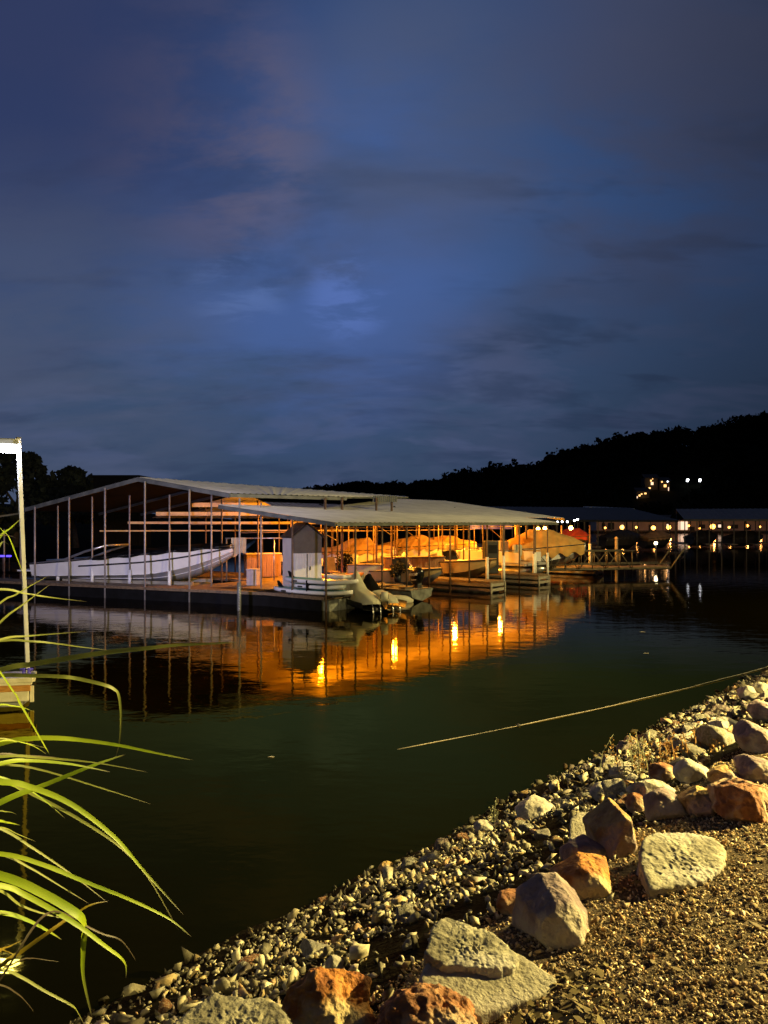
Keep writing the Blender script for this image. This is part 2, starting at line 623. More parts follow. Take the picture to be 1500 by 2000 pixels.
# dark flat topped hut on the left shore, seen over the ridge
t = thing('shore_hut', 'dark flat topped hut showing over the left end of the dock roof', 'hut', (-23, 60, 1.0))
mb = MB(); mb.box((0, 0, 2.6), (3.6, 3, 5.4)); mb.build('wall', M_black, t)
mb = MB(); mb.box((0, 0, 5.38), (3.7, 3.2, .2)); mb.build('roof', M_black, t)
t.location = at(240, 1050, 60).xy.to_3d() + Vector((0, 0, 1.25))

# ------------------------------------------------------------------ covered dock
O2 = Vector((-1.95, 24.5))
DU = Vector((.62, .785))
DV = Vector((-.785, .62))
ANG_U = math.atan2(.785, .62)
ANG_V = math.atan2(.62, -.785)


def UV(u, v, z):
    q = O2 + DU * u + DV * v
    return Vector((q.x, q.y, z))


def to_uv(x, y):
    d = Vector((x, y)) - O2
    return d.dot(DU), d.dot(DV)


def ruled_roof(low, up, ns, nt_, rib=.023, rib_n=None, period=.30):
    """ribbed sheet between two polylines low(s), up(s), s in 0..1, ribs running low->up"""
    L_ = (low(1) - low(0)).length
    ribs = rib_n or int(L_ / period)
    per = 8
    prof = [0, .1, .85, 1, .85, .1, 0, 0]
    secs = []
    for i in range(ribs * per + 1):
        s = i / (ribs * per)
        a, b = low(s), up(s)
        h = prof[i % per] * rib
        secs.append([a.lerp(b, t / nt_) + Vector((0, 0, h)) for t in range(nt_ + 1)])
    mb = MB()
    mb.loft(secs)
    return mb


def poly_at(pts):
    """parametrise a polyline by x-fraction"""
    ls = [0]
    for a, b in zip(pts, pts[1:]):
        ls.append(ls[-1] + (b - a).length)

    def fn(s):
        d = s * ls[-1]
        for i in range(len(pts) - 1):
            if d <= ls[i + 1] + 1e-6:
                return pts[i].lerp(pts[i + 1], (d - ls[i]) / max(1e-9, ls[i + 1] - ls[i]))
        return pts[-1].copy()
    return fn


dock = thing('covered_dock', 'large covered boat dock with pale ribbed metal roofs on many thin posts', 'boathouse', (0, 0, 0))

# roof A : gable over the left end
A_apex = Vector((-9.64, 29.0, 4.77))
A_left = Vector((-15.6, 31.6, 3.55))
A_right = Vector((-5.7, 27.3, 4.07))
A_rfar = Vector((1.75, 51.6, 4.78))
A_efar = Vector((-1.58, 31.2, 4.07))
A_lfar = Vector((-5.0, 56.0, 3.55))
low = lambda s: A_right.lerp(A_efar, s)
up = lambda s: A_apex.lerp(A_rfar, s)
ruled_roof(low, up, 0, 6, period=.26).build('roof_panel', M_roof, dock)
lowl = lambda s: A_left.lerp(A_lfar, s)
ruled_roof(lowl, up, 0, 6, period=.5).build('roof_panel', M_roof, dock)

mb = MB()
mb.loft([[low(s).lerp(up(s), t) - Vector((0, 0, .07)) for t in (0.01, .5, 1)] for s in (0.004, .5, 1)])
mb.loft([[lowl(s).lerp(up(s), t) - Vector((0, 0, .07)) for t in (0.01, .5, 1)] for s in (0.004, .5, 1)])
mb.build('shade_sheet', mat('shade_sheet_dark', (.009, .006, .005), (.005, .004, .003), 2, .9, spec=.05), dock)  # near-black sheet added below roof A so its underside reads as shade


def zB(v):
    return 3.0 + .13 * v


def zC(v):
    return 2.965 + .135 * v


upB = poly_at([UV(-.4, 5, zB(5)), UV(2, 5, zB(5)), UV(9, 2.9, zB(2.9)), UV(17.7, 2.2, zB(2.2))])
lowB = poly_at([UV(-.4 + .9, -.1, zB(-.1)), UV(2.2, -.1, zB(-.1)), UV(9, -.1, zB(-.1)), UV(17.7, -.1, zB(-.1))])
ruled_roof(lowB, upB, 0, 5, period=.27).build('roof_panel', M_roof, dock)
lowC = poly_at([UV(2.2, 4.85, zC(4.85)), UV(9, 2.7, zC(2.7)), UV(17.5, 2.1, zC(2.1)), UV(23, 2.0, zC(2.0))])
upC = poly_at([UV(6, 10.9, zC(10.9)), UV(23.6, 10.9, zC(10.9))])
ruled_roof(lowC, upC, 0, 6, period=.3).build('roof_panel', M_roof, dock)
# rear slope of C
lowD = poly_at([UV(7, 20, 3.25), UV(24, 20, 3.25)])
ruled_roof(lowD, upC, 0, 5, period=.5).build('roof_panel', M_roof, dock)


def beam(a, b, w, h, name='fascia', m=None, parent=dock):
    a, b = Vector(a), Vector(b)
    d = b - a
    mb = MB()
    rz = math.atan2(d.y, d.x)
    ry = -math.atan2(d.z, d.xy.length)
    mb.box((a + b) / 2, (d.length, w, h), rz, ry)
    return mb.build(name, m or M_fascia, parent)


beam(UV(.5, -.06, 2.93), UV(17.6, -.06, 2.93), .05, .12)
beam(UV(.45, -.05, 2.92), UV(-.42, 4.95, 3.57), .05, .14)
beam(A_right + Vector((.02, .02, -.08)), A_efar + Vector((0, 0, -.08)), .05, .13)
beam(A_apex + Vector((0, 0, -.09)), A_right + Vector((0, 0, -.09)), .05, .16)
beam(A_apex + Vector((0, 0, -.09)), A_left + Vector((0, 0, -.09)), .05, .16)
beam(UV(23.0, 2.05, 3.16), UV(23.6, 10.85, 4.34), .06, .12)
beam(UV(17.6, 0, 2.95), UV(17.6, 2.1, 3.2), .05, .10)
# short hanging skirt on roof A's far posts
pa, pb = at(728, 974, 33.2), at(775, 974, 33.8)
mbk = MB()
secs = []
for i in range(25):
    s = i / 24
    q = pa.lerp(pb, s)
    o_ = Vector((0, -.03 * (i % 2), 0))
    secs.append([q + o_ + Vector((0, 0, .13)), q + o_ + Vector((0, 0, -.15))])
mbk.loft(secs)
mbk.build('roof_skirt', M_fascia, dock)
beam(A_efar + Vector((0, 0, -.03)), at(797, 972, 38), .05, .07)

M_beam = mat('pale_header', (.72, .60, .38), (.55, .45, .28), 3, .7)
# header beams seen through the gable, in the sodium light
beam(at(375, 986, 37.5), at(535, 986, 38), .12, .22, 'header_beam', M_beam)
beam(at(305, 1003.5, 37.5), at(565, 1003.5, 38.5), .12, .19, 'header_beam', M_beam)
beam(at(250, 1021, 38.5), at(640, 1021, 40), .12, .12, 'header_beam', M_beam)
beam(at(195, 1037, 40), at(700, 1035.5, 43), .10, .07, 'header_beam', M_beam)
# truss members under roof A
for k in range(4):
    s = .06 + .11 * k
    l, r_, ap = lowl(s), low(min(1, s * 3.6)), up(s)
    if k:
        beam(l + Vector((0, 0, -.16)), ap + Vector((0, 0, -.14)), .06, .12, 'rafter', M_dark)

# decks and floats ------------------------------------------------
def deck_strip(u0, u1, v0, v1, name='deck', z=.5, th=.1, m=None, planks=True, along='u'):
    """a planked deck slab in dock coordinates; plank gaps are real slots"""
    mb = MB()
    if along == 'u':
        n = max(1, int((v1 - v0) / .16)); w = (v1 - v0) / n
        for i in range(n):
            c = UV((u0 + u1) / 2, v0 + (i + .5) * w, z - th / 2)
            mb.box(c, (u1 - u0, w - .012, th), ANG_U)
    else:
        n = max(1, int((u1 - u0) / .16)); w = (u1 - u0) / n
        for i in range(n):
            c = UV(u0 + (i + .5) * w, (v0 + v1) / 2, z - th / 2)
            mb.box(c, (w - .012, v1 - v0, th), ANG_U)
    return mb.build(name, m or M_wood, dock)


def float_box(u0, u1, v0, v1, z0, z1, m=None):
    mb = MB()
    mb.box(UV((u0 + u1) / 2, (v0 + v1) / 2, (z0 + z1) / 2), (u1 - u0, v1 - v0, z1 - z0), ANG_U, bev=.03)
    return mb.build('float', m or M_float, dock)


deck_strip(.1, 8.6, 2.9, 7.4, along='v')
deck_strip(8.6, 24.5, 6.1, 7.5, along='u')
deck_strip(3.4, 6.4, 7.42, 14.5, along='v')
float_box(3.5, 6.3, 7.5, 14.4, -.2, .39)
deck_strip(.1, 1.9, .15, 2.9, along='v')
float_box(.15, 8.5, 3.0, 7.3, -.2, .39)
float_box(8.7, 24.4, 6.2, 7.4, -.2, .39)
float_box(.2, 1.8, .55, 2.9, -.2, .39)
mbf = MB()
for k in range(3):
    mbf.box(UV(.55 + k * .48, .32, .17), (.44, .42, .40), ANG_U, bev=.03)
mbf.build('float', M_floatgrey, dock)
# gable front walkway (runs to the left in front of the white boat)
GA, GB = Vector((-3.9, 26.2)), Vector((-17.5, 32.0))
gd = (GB - GA).normalized()
gn = Vector((-gd.y, gd.x))
if gn.y < 0:
    gn = -gn
gang = math.atan2(gd.y, gd.x)
mb = MB()
Lg = (GB - GA).length
nn = int(Lg / .16)
for i in range(nn):
    q = GA + gd * ((i + .5) * Lg / nn) + gn * .55
    mb.box((q.x, q.y, .45), (Lg / nn - .012, 1.1, .1), gang)
mb.build('deck', M_wood, dock)
mb = MB()
q = (GA + GB) / 2 + gn * .55
mb.box((q.x, q.y, .1), (Lg - .2, 1.0, .58), gang, bev=.03)
mb.build('float', M_float, dock)
# planks closing the corner between gable walkway and platform
mb = MB()
c = [Vector((*GA, .492)), UV(.1, .15, .492), UV(.1, 3.2, .492), UV(.1, 6.5, .492), Vector((*(GA + gd * 3.0 + gn * 1.1), .492))]
low4 = [v - Vector((0, 0, .1)) for v in c]
mb.add(c + low4, [(0, 1, 2, 3, 4), (9, 8, 7, 6, 5)] + [(i, (i + 1) % 5, 5 + (i + 1) % 5, 5 + i) for i in range(5)])
mb.build('deck', M_wood, dock)
mb = MB()
c = [Vector((*(GA + Vector((.05, .05))), .38)), UV(.12, .3, .38), UV(.12, 6.0, .38), Vector((*(GA + gd * 2.8 + gn * .9), .38))]
mb.add(c + [Vector((q.x, q.y, -.2)) for q in c], [(0, 1, 2, 3), (7, 6, 5, 4)] + [(i, (i + 1) % 4, 4 + (i + 1) % 4, 4 + i) for i in range(4)])
mb.build('float', M_float, dock)


def finger(u0, u1, v0, v1):
    root = empty_part('finger_pier', dock)
    d = deck_strip(u0, u1, v0, v1, along='v'); d.parent = root
    f = float_box(u0 + .12, u1 - .12, v0 + .15, v1, -.2, .2, M_floatgrey); f.parent = root
    mb = MB()
    for z in (.34, .14):
        mb.box(UV((u0 + u1) / 2, v0 - .03, z), (u1 - u0 + .1, .05, .12), ANG_U)
        mb.box(UV(u0 - .03, (v0 + v1) / 2, z), (.05, v1 - v0, .12), ANG_U)
        mb.box(UV(u1 + .03, (v0 + v1) / 2, z), (.05, v1 - v0, .12), ANG_U)
    for q in (u0 + .02, u1 - .02):
        mb.box(UV(q, v0 - .07, .2), (.1, .04, .5), ANG_U)
    mb.build('skirt_board', M_woodgrey, root)


finger(9.1, 10.3, -.95, 6.0)
finger(14.0, 15.15, -.7, 6.0)
finger(22.1, 23.1, -.2, 6.0)


def roofz(u, v):
    if v < 2.5 or u > 6:
        return zB(v) - .06 if v < 2.6 else zC(v) - .08
    return zC(v) - .08


def post(x, y, z0, z1, bump_top=None, r=.036, br=.07, m=None):
    mb = MB()
    mb.tube([(0, 0, 0), (0, 0, z1 - z0)], r, 8)
    o = mb.build('post', m or M_postbrown, dock, True, (x, y, z0))
    if bump_top:
        mb = MB()
        mb.tube([(0, 0, .02), (0, 0, bump_top - z0)], br, 10)
        mb.build('bumper_sleeve', M_bumper, o, True)
    return o


for k in range(12):
    u = .1 + 1.5 * k
    q = UV(u, .05, 0)
    b = 1.45 if k in (7, 10, 11) else None
    post(q.x, q.y, -.15 if k < 1 else .05, zB(.05) - .05, b)
for i, v in enumerate((4.3, 7.6, 11.0, 15.0)):
    for k in range(11):
        u = 1.4 + 2.0 * k + .5 * i
        if v < 5 and u < 2 or (v > 10 and u < 6.5) or u > 22.8:
            continue
        q = UV(u, v, 0)
        zt = zC(v) - .03 if v <= 11 else 4.4 - .127 * (v - 10.9) - .05
        post(q.x, q.y, .2, zt, 1.3 if (i == 0 and k in (4, 6)) or (i == 2 and k in (2, 4)) else None)
# posts that carry roof A over roof B
for px, D in ((635, 30.2), (668, 31.0), (735, 33.2), (765, 33.8)):
    q = at(px, 1000, D)
    post(q.x, q.y, .3, CAMZ + (HZ - 972) / F * D, r=.055)
# white sleeved mooring posts by the fingers
for px, yb, yt in ((983, 1129, 1085), (1045, 1118, 1079), (1028, 1110, 1075), (1097, 1098, 1068), (1152, 1095, 1062), (1007, 1098, 1066), (889, 1112, 1094)):
    q = atz(px, yb, .5)
    D = q.y
    o = post(q.x, q.y, .2, CAMZ + (HZ - 1026) / F * D, CAMZ + (HZ - yt) / F * D, r=.05, br=.085)


# gable posts, front row and back row
def gable_z(x):
    if x < A_apex.x:
        t = (x - A_left.x) / (A_apex.x - A_left.x)
        return A_left.z + t * (A_apex.z - A_left.z)
    t = (x - A_apex.x) / (A_right.x - A_apex.x)
    return A_apex.z + t * (A_right.z - A_apex.z)


def on_gable(px, off):
    a = (px - 750) / F
    g0 = GA + gn * off
    t = (a * g0.y - g0.x) / (gd.x - a * gd.y)
    return g0 + gd * t


for px in (68, 135, 205, 283, 370, 468):
    q = on_gable(px, .05)
    post(q.x, q.y, -.1, gable_z(q.x) - .12, r=.036, m=M_post)
for px in (113, 180, 253, 331, 413, 510):
    q = on_gable(px, 1.25)
    post(q.x, q.y, .2, min(gable_z(q.x) - .15, 4.1), 1.05 if px < 340 else None, r=.032, m=M_post)
q = on_gable(571, -.2)
post(q.x, q.y, -.1, 3.2)
# front mooring pile in the water with a chain
q = atz(467, 1192, 0)
mb = MB(); mb.tube([(0, 0, -.4), (0, 0, .95)], .07, 10)
pl = mb.build('mooring_pile', M_fascia, dock, True, (q.x, q.y, 0))
mb = MB()
for k in range(9):
    mb.tube([(.02 + .03 * math.sin(a), -.09, .75 - .09 * k + .045 * math.cos(a)) for a in [i * math.pi / 4 for i in range(9)]], .009, 5, False)
mb.build('chain', M_steel, pl, True)

# ------------------------------------------------------------------ boats
def hull_sections(Lh, B, H, sheer0=.62, bowrise=.30, n=18, flare=.86, keelrise=.6):
    secs = []
    for i in range(n + 1):
        t = i / n
        k = max(0, (t - .42) / .58)
        b = B / 2 * (.92 + .08 * min(1, t / .3)) * max(.015, (1 - k ** 2.3)) ** .8
        kr = max(0, (t - keelrise) / (1 - keelrise))
        zk = H * .72 * kr ** 2.2
        zs = H * (sheer0 + (1 - sheer0) * t ** 1.1)
        zc = zk + (zs - zk) * (.34 + .12 * kr)
        bc = b * (flare - .12 * kr)
        x = t * Lh
        secs.append((x, b, bc, zk, zc, zs))
    return secs


def make_boat(name, label, cat, stern, bow, z0, B, H, hull_m, low_m=None, cover=None, group=None, sheer0=.62, bands=True, shield=False):
    stern, bow = Vector(stern), Vector(bow)
    d = (bow - stern)
    Lh = d.xy.length
    root = thing(name, label, cat, (stern.x, stern.y, z0), math.atan2(d.y, d.x), group)
    S = hull_sections(Lh, B, H, sheer0)
    top = MB(); bot = MB(); dk = MB()
    top.loft([[(x, bc, zc), (x, bc + (b - bc) * .55, (zc + zs) / 2), (x, b, zs)] for x, b, bc, zk, zc, zs in S])
    top.loft([[(x, -bc, zc), (x, -bc - (b - bc) * .55, (zc + zs) / 2), (x, -b, zs)] for x, b, bc, zk, zc, zs in S])
    x, b, bc, zk, zc, zs = S[0]
    top.add([(0, -b, zs), (0, b, zs), (0, bc, zc), (0, -bc, zc)], [(0, 1, 2, 3)])
    bot.loft([[(x, -bc, zc), (x, -bc * .5, (zk + zc) * .5 - .02), (x, 0, zk), (x, bc * .5, (zk + zc) * .5 - .02), (x, bc, zc)] for x, b, bc, zk, zc, zs in S])
    bot.add([(0, -bc, zc), (0, bc, zc), (0, 0, zk)], [(0, 1, 2)])
    dk.loft([[(x, -b + .01, zs), (x, 0, zs + .03), (x, b - .01, zs)] for x, b, bc, zk, zc, zs in S])
    top.build('hull_side', hull_m, root, True)
    bot.build('hull_bottom', low_m or hull_m, root, True)
    dk.build('boat_deck', hull_m, root, True)
    if bands:
        rr = MB()
        for sg in (-1, 1):
            rr.tube([(x, sg * (b + .012), zs - .03) for x, b, bc, zk, zc, zs in S], .028, 6)
        rr.build('rub_rail', M_dark, root, True)
    if cover:
        t0, t1, prof, cm, drop = cover
        mbc = MB()
        secs = []
        n = 110
        for i in range(n + 1):
            t = t0 + (t1 - t0) * i / n
            f = t * (len(S) - 1)
            j = min(int(f), len(S) - 2); w = f - j
            x, b, bc, zk, zc, zs = (S[j][q] * (1 - w) + S[j + 1][q] * w for q in range(6))
            hr = np.interp(t, [q[0] for q in prof], [q[1] for q in prof])
            row = []
            m_ = 16
            for k in range(m_ + 1):
                a = -1 + 2 * k / m_
                wob = .5 + .5 * math.sin(t * 46 + 1.5 * math.sin(a * 5)) if abs(a) > .6 else .5
                if abs(a) > .8:
                    e = (abs(a) - .8) / .2
                    y = math.copysign(b + .03 + .05 * e * wob, a)
                    z = zs + .02 - e * drop * (.75 + .4 * wob)
                else:
                    y = a / .8 * (b + .03)
                    z = zs + .02 + (hr) * (1 - abs(a / .8) ** 1.7) + .02 * math.sin(t * 30 + a * 7)
                fo = math.sin(t * 58 + 2.2 * math.sin(a * 3)) * .5 + math.sin(t * 101 + a * 2) * .3
                row.append((x, y + .035 * fo * a, z + .02 * fo * (1 - abs(a))))
            secs.append(row)
        mbc.loft(secs)
        mbc.add([secs[0][k] for k in range(m_ + 1)], [tuple(range(m_ + 1))])
        mbc.add([secs[-1][k] for k in range(m_ + 1)], [tuple(range(m_ + 1))])
        mbc.build('boat_cover', cm, root, True)
    if shield:
        ws = MB()
        xs = Lh * .55
        b = B * .36
        ws.add([(xs, -b, H * .9), (xs + .3, 0, H * .92), (xs, b, H * .9), (xs - .25, b * .9, H * .9 + .42), (xs + .02, 0, H * .92 + .45), (xs - .25, -b * .9, H * .9 + .42)],
               [(0, 1, 4, 5), (1, 2, 3, 4)])
        ws.build('windshield', M_glass, root)
    return root, S, Lh


# white cruiser on a lift behind the gable posts
wb, S, Lh = make_boat('speedboat', 'white speedboat on a lift under the left gable, black canvas cover', 'boat',
                      (-15.0, 33.0, 0), (-6.25, 30.6, 0), .40, 2.5, 1.66, M_white, M_greyhull,
                      cover=(.36, .99, [(.36, .10), (.5, .2), (.8, .2), (.99, .05)], M_black, .12), sheer0=.50)
mb = MB()
for sg in (-1, 1):
    mb.tube([(x, sg * (bc + (b - bc) * .60 + .012), zc + (zs - zc) * .58) for x, b, bc, zk, zc, zs in S[5:]], .034, 6)
mb.build('hull_stripe', M_dark, wb, True)
mb = MB()
for sg in (-1, 1):
    mb.tube([(x, sg * (bc + .012), zc) for x, b, bc, zk, zc, zs in S], .02, 6)
    mb.tube([(x, sg * (bc * .62 + .02), zk + (zc - zk) * .56 + .0) for x, b, bc, zk, zc, zs in S[4:]], .016, 6)
mb.build('spray_rail', M_white, wb, True)
mb = MB()
for sg in (-.9, .9):
    mb.tube([(.7, sg, .95), (1.6, sg, 1.0), (2.6, sg, 1.35), (3.6, sg * .9, 1.62)], .05, 8)
mb.tube([(3.6, -.8, 1.62), (3.6, .8, 1.62)], .05, 8)
mb.build('radar_arch', M_steel, wb, True)
mb = MB()
mb.box((-.35, 0, .50), (.75, 2.1, .07), bev=.02)
mb.build('swim_platform', M_white, wb)
mb = MB()
mb.loft([[(1.2, -1.12, .84), (1.2, 1.12, .84)], [(2.2, -1.14, .98), (2.2, 1.14, .98)], [(3.6, -1.1, 1.24), (3.6, 1.1, 1.24)]])
mb.build('cockpit_cover', M_brown, wb)
# lift bunks below it
t = thing('boat_lift', 'dark steel boat lift frame under the white speedboat', 'boat lift', (-10.6, 31.8, 0), math.atan2(-2.4, 8.75))
mb = MB()
for y in (-.8, .8):
    mb.box((0, y, .5), (6.2, .16, .14))
mb.build('bunk', M_woodgrey, t)
mb = MB()
for x in (-2.6, 0, 2.6):
    mb.box((x, 0, .37), (.16, 3.0, .12))
mb.build('cross_beam', M_fascia, t)
mb = MB()
for y in (-1.5, 1.5):
    mb.tube([(-3.4, y, .0), (3.4, y, .0)], .26, 10)
mb.build('tank', M_float, t, True)

def b_uv(u, v):
    q = UV(u, v, 0)
    return q


make_boat('covered_boat', 'boat under a brown cover with a raised hump, behind the two wooden boxes', 'boat',
          b_uv(13.3, 13.0), b_uv(14.2, 7.9), .42, 2.3, 1.15, M_white, M_white,
          cover=(.02, .97, [(.02, .2), (.3, .25), (.42, .62), (.66, .66), (.72, .25), (.97, .1)], M_brown, .22), sheer0=.75)
make_boat('runabout', 'uncovered pale runabout lit amber, left of the finger piers', 'boat',
          b_uv(12.0, 5.7), b_uv(12.4, .6), .28, 2.1, 1.0, M_amberlit, M_amberlit, shield=True, sheer0=.72)
make_boat('runabout', 'pale open boat with long low side behind the skiff, lit amber', 'boat',
          b_uv(7.2, 8.0), b_uv(9.0, 13.5), .35, 2.1, 1.0, M_white, M_white, sheer0=.78)
make_boat('covered_boat', 'largest covered boat, tan ruffled cover glowing amber at the right end of the dock', 'boat',
          b_uv(18.0, 4.6), b_uv(20.3, -.4), .5, 2.6, 1.35, M_white, M_greyhull,
          cover=(.0, .99, [(0, .15), (.2, .35), (.45, .95), (.62, .95), (.85, .45), (.99, .02)], M_tan, .55), sheer0=.68)
make_boat('covered_boat', 'boat with a bright red cover behind the big tan covered boat', 'boat',
          at(1085, 1060, 58).xy.to_3d(), at(1152, 1060, 55).xy.to_3d(), 1.0, 2.2, 1.0, M_dark, M_dark,
          cover=(.0, .97, [(0, .15), (.4, .7), (.7, .6), (.97, .05)], M_red, .3), sheer0=.75)

# pontoon boat with furniture inside the middle slip
t = thing('pontoon_boat', 'pontoon boat with pale seats and rails in the middle slip', 'boat', UV(16.6, 3.4, .25), ANG_V + math.pi)
mb = MB()
for y in (-.85, .85):
    mb.tube([(-2.6, y, .22), (2.3, y, .22), (2.8, y, .34)], [.3, .3, .08], 12)
mb.build('pontoon', M_steel, t, True)
mb = MB(); mb.box((0, 0, .6), (5.4, 2.4, .12)); mb.build('boat_deck', M_greyhull, t)
mb = MB()
for y in (-1.15, 1.15):
    mb.box((-.1, y, .95), (5.0, .05, .5))
mb.box((-2.6, 0, .95), (.05, 2.3, .5)); mb.box((2.4, .7, .95), (.05, .9, .5))
mb.build('side_panel', M_white, t)
mb = MB()
for y in (-1.15, 1.15):
    mb.tube([(-2.6, y, 1.3), (2.4, y, 1.3)], .025, 6)
    for k in range(7):
        mb.tube([(-2.6 + k * .83, y, .66), (-2.6 + k * .83, y, 1.3)], .02, 6)
mb.build('rail', M_steel, t, True)
mb = MB(); mb.box((.4, .3, 1.2), (.7, .9, 1.1), bev=.08); mb.build('console', M_white, t)
mb = MB(); mb.box((-1.7, -.5, .95), (1.3, .8, .5), bev=.1); mb.box((-2.25, -.5, 1.25), (.22, .8, .6), bev=.08); mb.build('seat', M_beige, t)
mb = MB(); mb.box((1.5, -.5, .95), (.9, .8, .5), bev=.1); mb.box((1.9, -.5, 1.3), (.22, .8, .6), bev=.08); mb.build('seat', M_beige, t)

# skiff with the black outboard
sk_st = UV(4.9, -.45, 0); sk_bw = UV(5.0, 3.2, 0)
sk, S, Lh = make_boat('skiff', 'low grey flat skiff in the slip behind the jet skis', 'boat', sk_st, sk_bw, .02, 1.5, .52, M_floatgrey, M_floatgrey, sheer0=.85)
mb = MB()
for x in (.5, 1.5, 2.3):
    mb.box((x, 0, .50), (.28, 1.15, .05))
mb.build('thwart', M_wood, sk)
ob = thing('outboard_motor', 'black outboard motor with white lettering on the skiff stern', 'outboard motor', (0, 0, 0))
ob.matrix_world = Matrix.Translation(at(812, 1147, 28.4)) @ Matrix.Rotation(R(-58), 4, 'Z')
mb = MB()
secs = []
for i, (z, hx, hy, ox) in enumerate([(.0, .16, .13, 0), (.08, .25, .18, -.02), (.28, .30, .20, -.03), (.46, .29, .20, .0), (.6, .24, .17, .03), (.68, .14, .10, .05), (.70, .02, .02, .05)]):
    secs.append([(ox + hx * math.copysign(abs(math.cos(a)) ** .7, math.cos(a)), hy * math.copysign(abs(math.sin(a)) ** .7, math.sin(a)), z) for a in [k * math.pi / 8 for k in range(16)]])
mb.loft(secs, True, True)
cw = mb.build('cowl', M_glossblack, ob, True)
cw.location = (0, 0, .12); cw.rotation_euler = (0, R(18), 0)
mb = MB(); mb.box((.0, 0, -.15), (.2, .14, .5), bev=.03); mb.box((-.02, 0, -.5), (.14, .06, .4), bev=.02)
mb.build('leg', M_glossblack, ob)
mb = MB(); mb.tube([(-.3, 0, -.62), (.18, 0, -.62)], [.05, .07], 10)
mb.build('gearcase', M_steel, ob, True)
mb = MB()
for k in range(3):
    a = k * 2.1
    mb.add([(-.28, 0, -.62), (-.30, .13 * math.cos(a), -.62 + .13 * math.sin(a)), (-.26, .13 * math.cos(a + .7), -.62 + .13 * math.sin(a + .7))], [(0, 1, 2)])
mb.build('propeller', M_steel, ob)
mb = MB(); mb.box((.2, 0, .0), (.14, .22, .3), bev=.02); mb.build('clamp_bracket', M_dark, ob)
for sgn, rot in ((1, R(90)), ):
    pass
MX = Matrix.Translation((.0, -.215, .40)) @ Matrix.Rotation(R(-24), 4, 'Y') @ Matrix.Rotation(R(90), 4, 'X')
text_mesh('MERCURY', .13, M_letter, cw, MX, 'lettering', .012, .3)
mb = MB(); mb.box((.1, -.21, .22), (.3, .016, .03), 0, R(-24)); mb.build('stripe', M_letter, cw)

# jet skis ----------------------------------------------------------
def jet_ski(label, stern_px, D, z0, ang, cover_m, two=False, rail=True):
    q = at(stern_px, 1100, D)
    t = thing('jet_ski', label, 'jet ski', (q.x, q.y, z0), ang, 'covered jet skis at the platform corner')
    P = [(-.05, .10, .36, .30), (.05, .30, .46, .26), (.35, .42, .60, .24), (.8, .44, .66, .24), (1.15, .43, .72, .26), (1.42, .40, .86, .30), (1.62, .34, 1.08, .34),
         (1.76, .27, 1.26, .36), (1.9, .30, 1.36, .38), (2.02, .30, 1.34, .38), (2.12, .26, 1.12, .38), (2.3, .36, .88, .36), (2.6, .26, .72, .38), (2.82, .08, .62, .44)]

    def rng(a, b, mm, name):
        secs = []
        for x, hw, zt, zb in P:
            if x < a - 1e-6 or x > b + 1e-6:
                continue
            row = []
            for k in range(13):
                s = -1 + k / 6
                y = hw * math.copysign(abs(s) ** .8, s)
                top = zt - (zt - zb) * abs(s) ** (3.2 if x < 1.3 else 2.2)
                if abs(s) == 1:
                    top = zb
                row.append((x, y + .015 * math.sin(9 * x + 5 * s), top + .012 * math.sin(14 * x + 7 * s)))
            secs.append(row)
        mb = MB()
        mb.loft(secs)
        n_ = len(secs[0])
        mb.add(secs[0], [tuple(range(n_))]); mb.add(secs[-1], [tuple(range(n_))])
        o = mb.build(name, mm, t, True)
        sub = o.modifiers.new('sub', 'SUBSURF'); sub.levels = 1; sub.render_levels = 2
        return o
    if two:
        rng(-.1, 1.15, cover_m, 'seat_cover')
        rng(1.15, 2.9, M_black, 'bow_cover')
    else:
        rng(-.1, 2.9, cover_m, 'cover')
    mb = MB()
    mb.loft([[(x, hw * 1.12, .36), (x, hw * .95, .12), (x, 0, .02 + .1 * max(0, x - 2.2)), (x, -hw * .95, .12), (x, -hw * 1.12, .36)]
             for x, hw in [(-.1, .46), (.6, .5), (1.6, .48), (2.2, .38), (2.6, .22), (2.9, .03)]])
    mb.build('hull', M_dark, t, True)
    mb = MB()
    for y in (-.16, .12):
        mb.tube([(-.28, y, -.2), (-.22, y, .1), (-.12, y, .3)], .022, 6)
    mb.tube([(-.28, -.16, -.2), (-.28, .12, -.2)], .022, 6)
    mb.build('boarding_step', M_steel, t, True)
    mb = MB(); mb.tube([(-.22, 0, .1), (-.05, 0, .12)], [.07, .09], 10); mb.build('jet_nozzle', M_dark, t, True)
    return t


AJ = math.atan2(.94, -.36)
j1 = jet_ski('jet ski under a cream cover with a tall peaked front, nearest the stacked boards', 731, 24.3, .04, AJ, M_cream)
j1.scale = (.95, .92, .92)
j2 = jet_ski('jet ski with black front cover and cream seat cover, right of the all cream one', 768, 25.0, .02, AJ + .12, M_cream, two=True)
j2.scale = (.95, .95, .84)
# lettering on the black cover
MX = Matrix.Translation((1.5, .40, .60)) @ Matrix.Rotation(R(180), 4, 'Z') @ Matrix.Rotation(R(70), 4, 'X')
text_mesh('GTX', .17, M_letter, j2, MX, 'lettering', .02, .3)


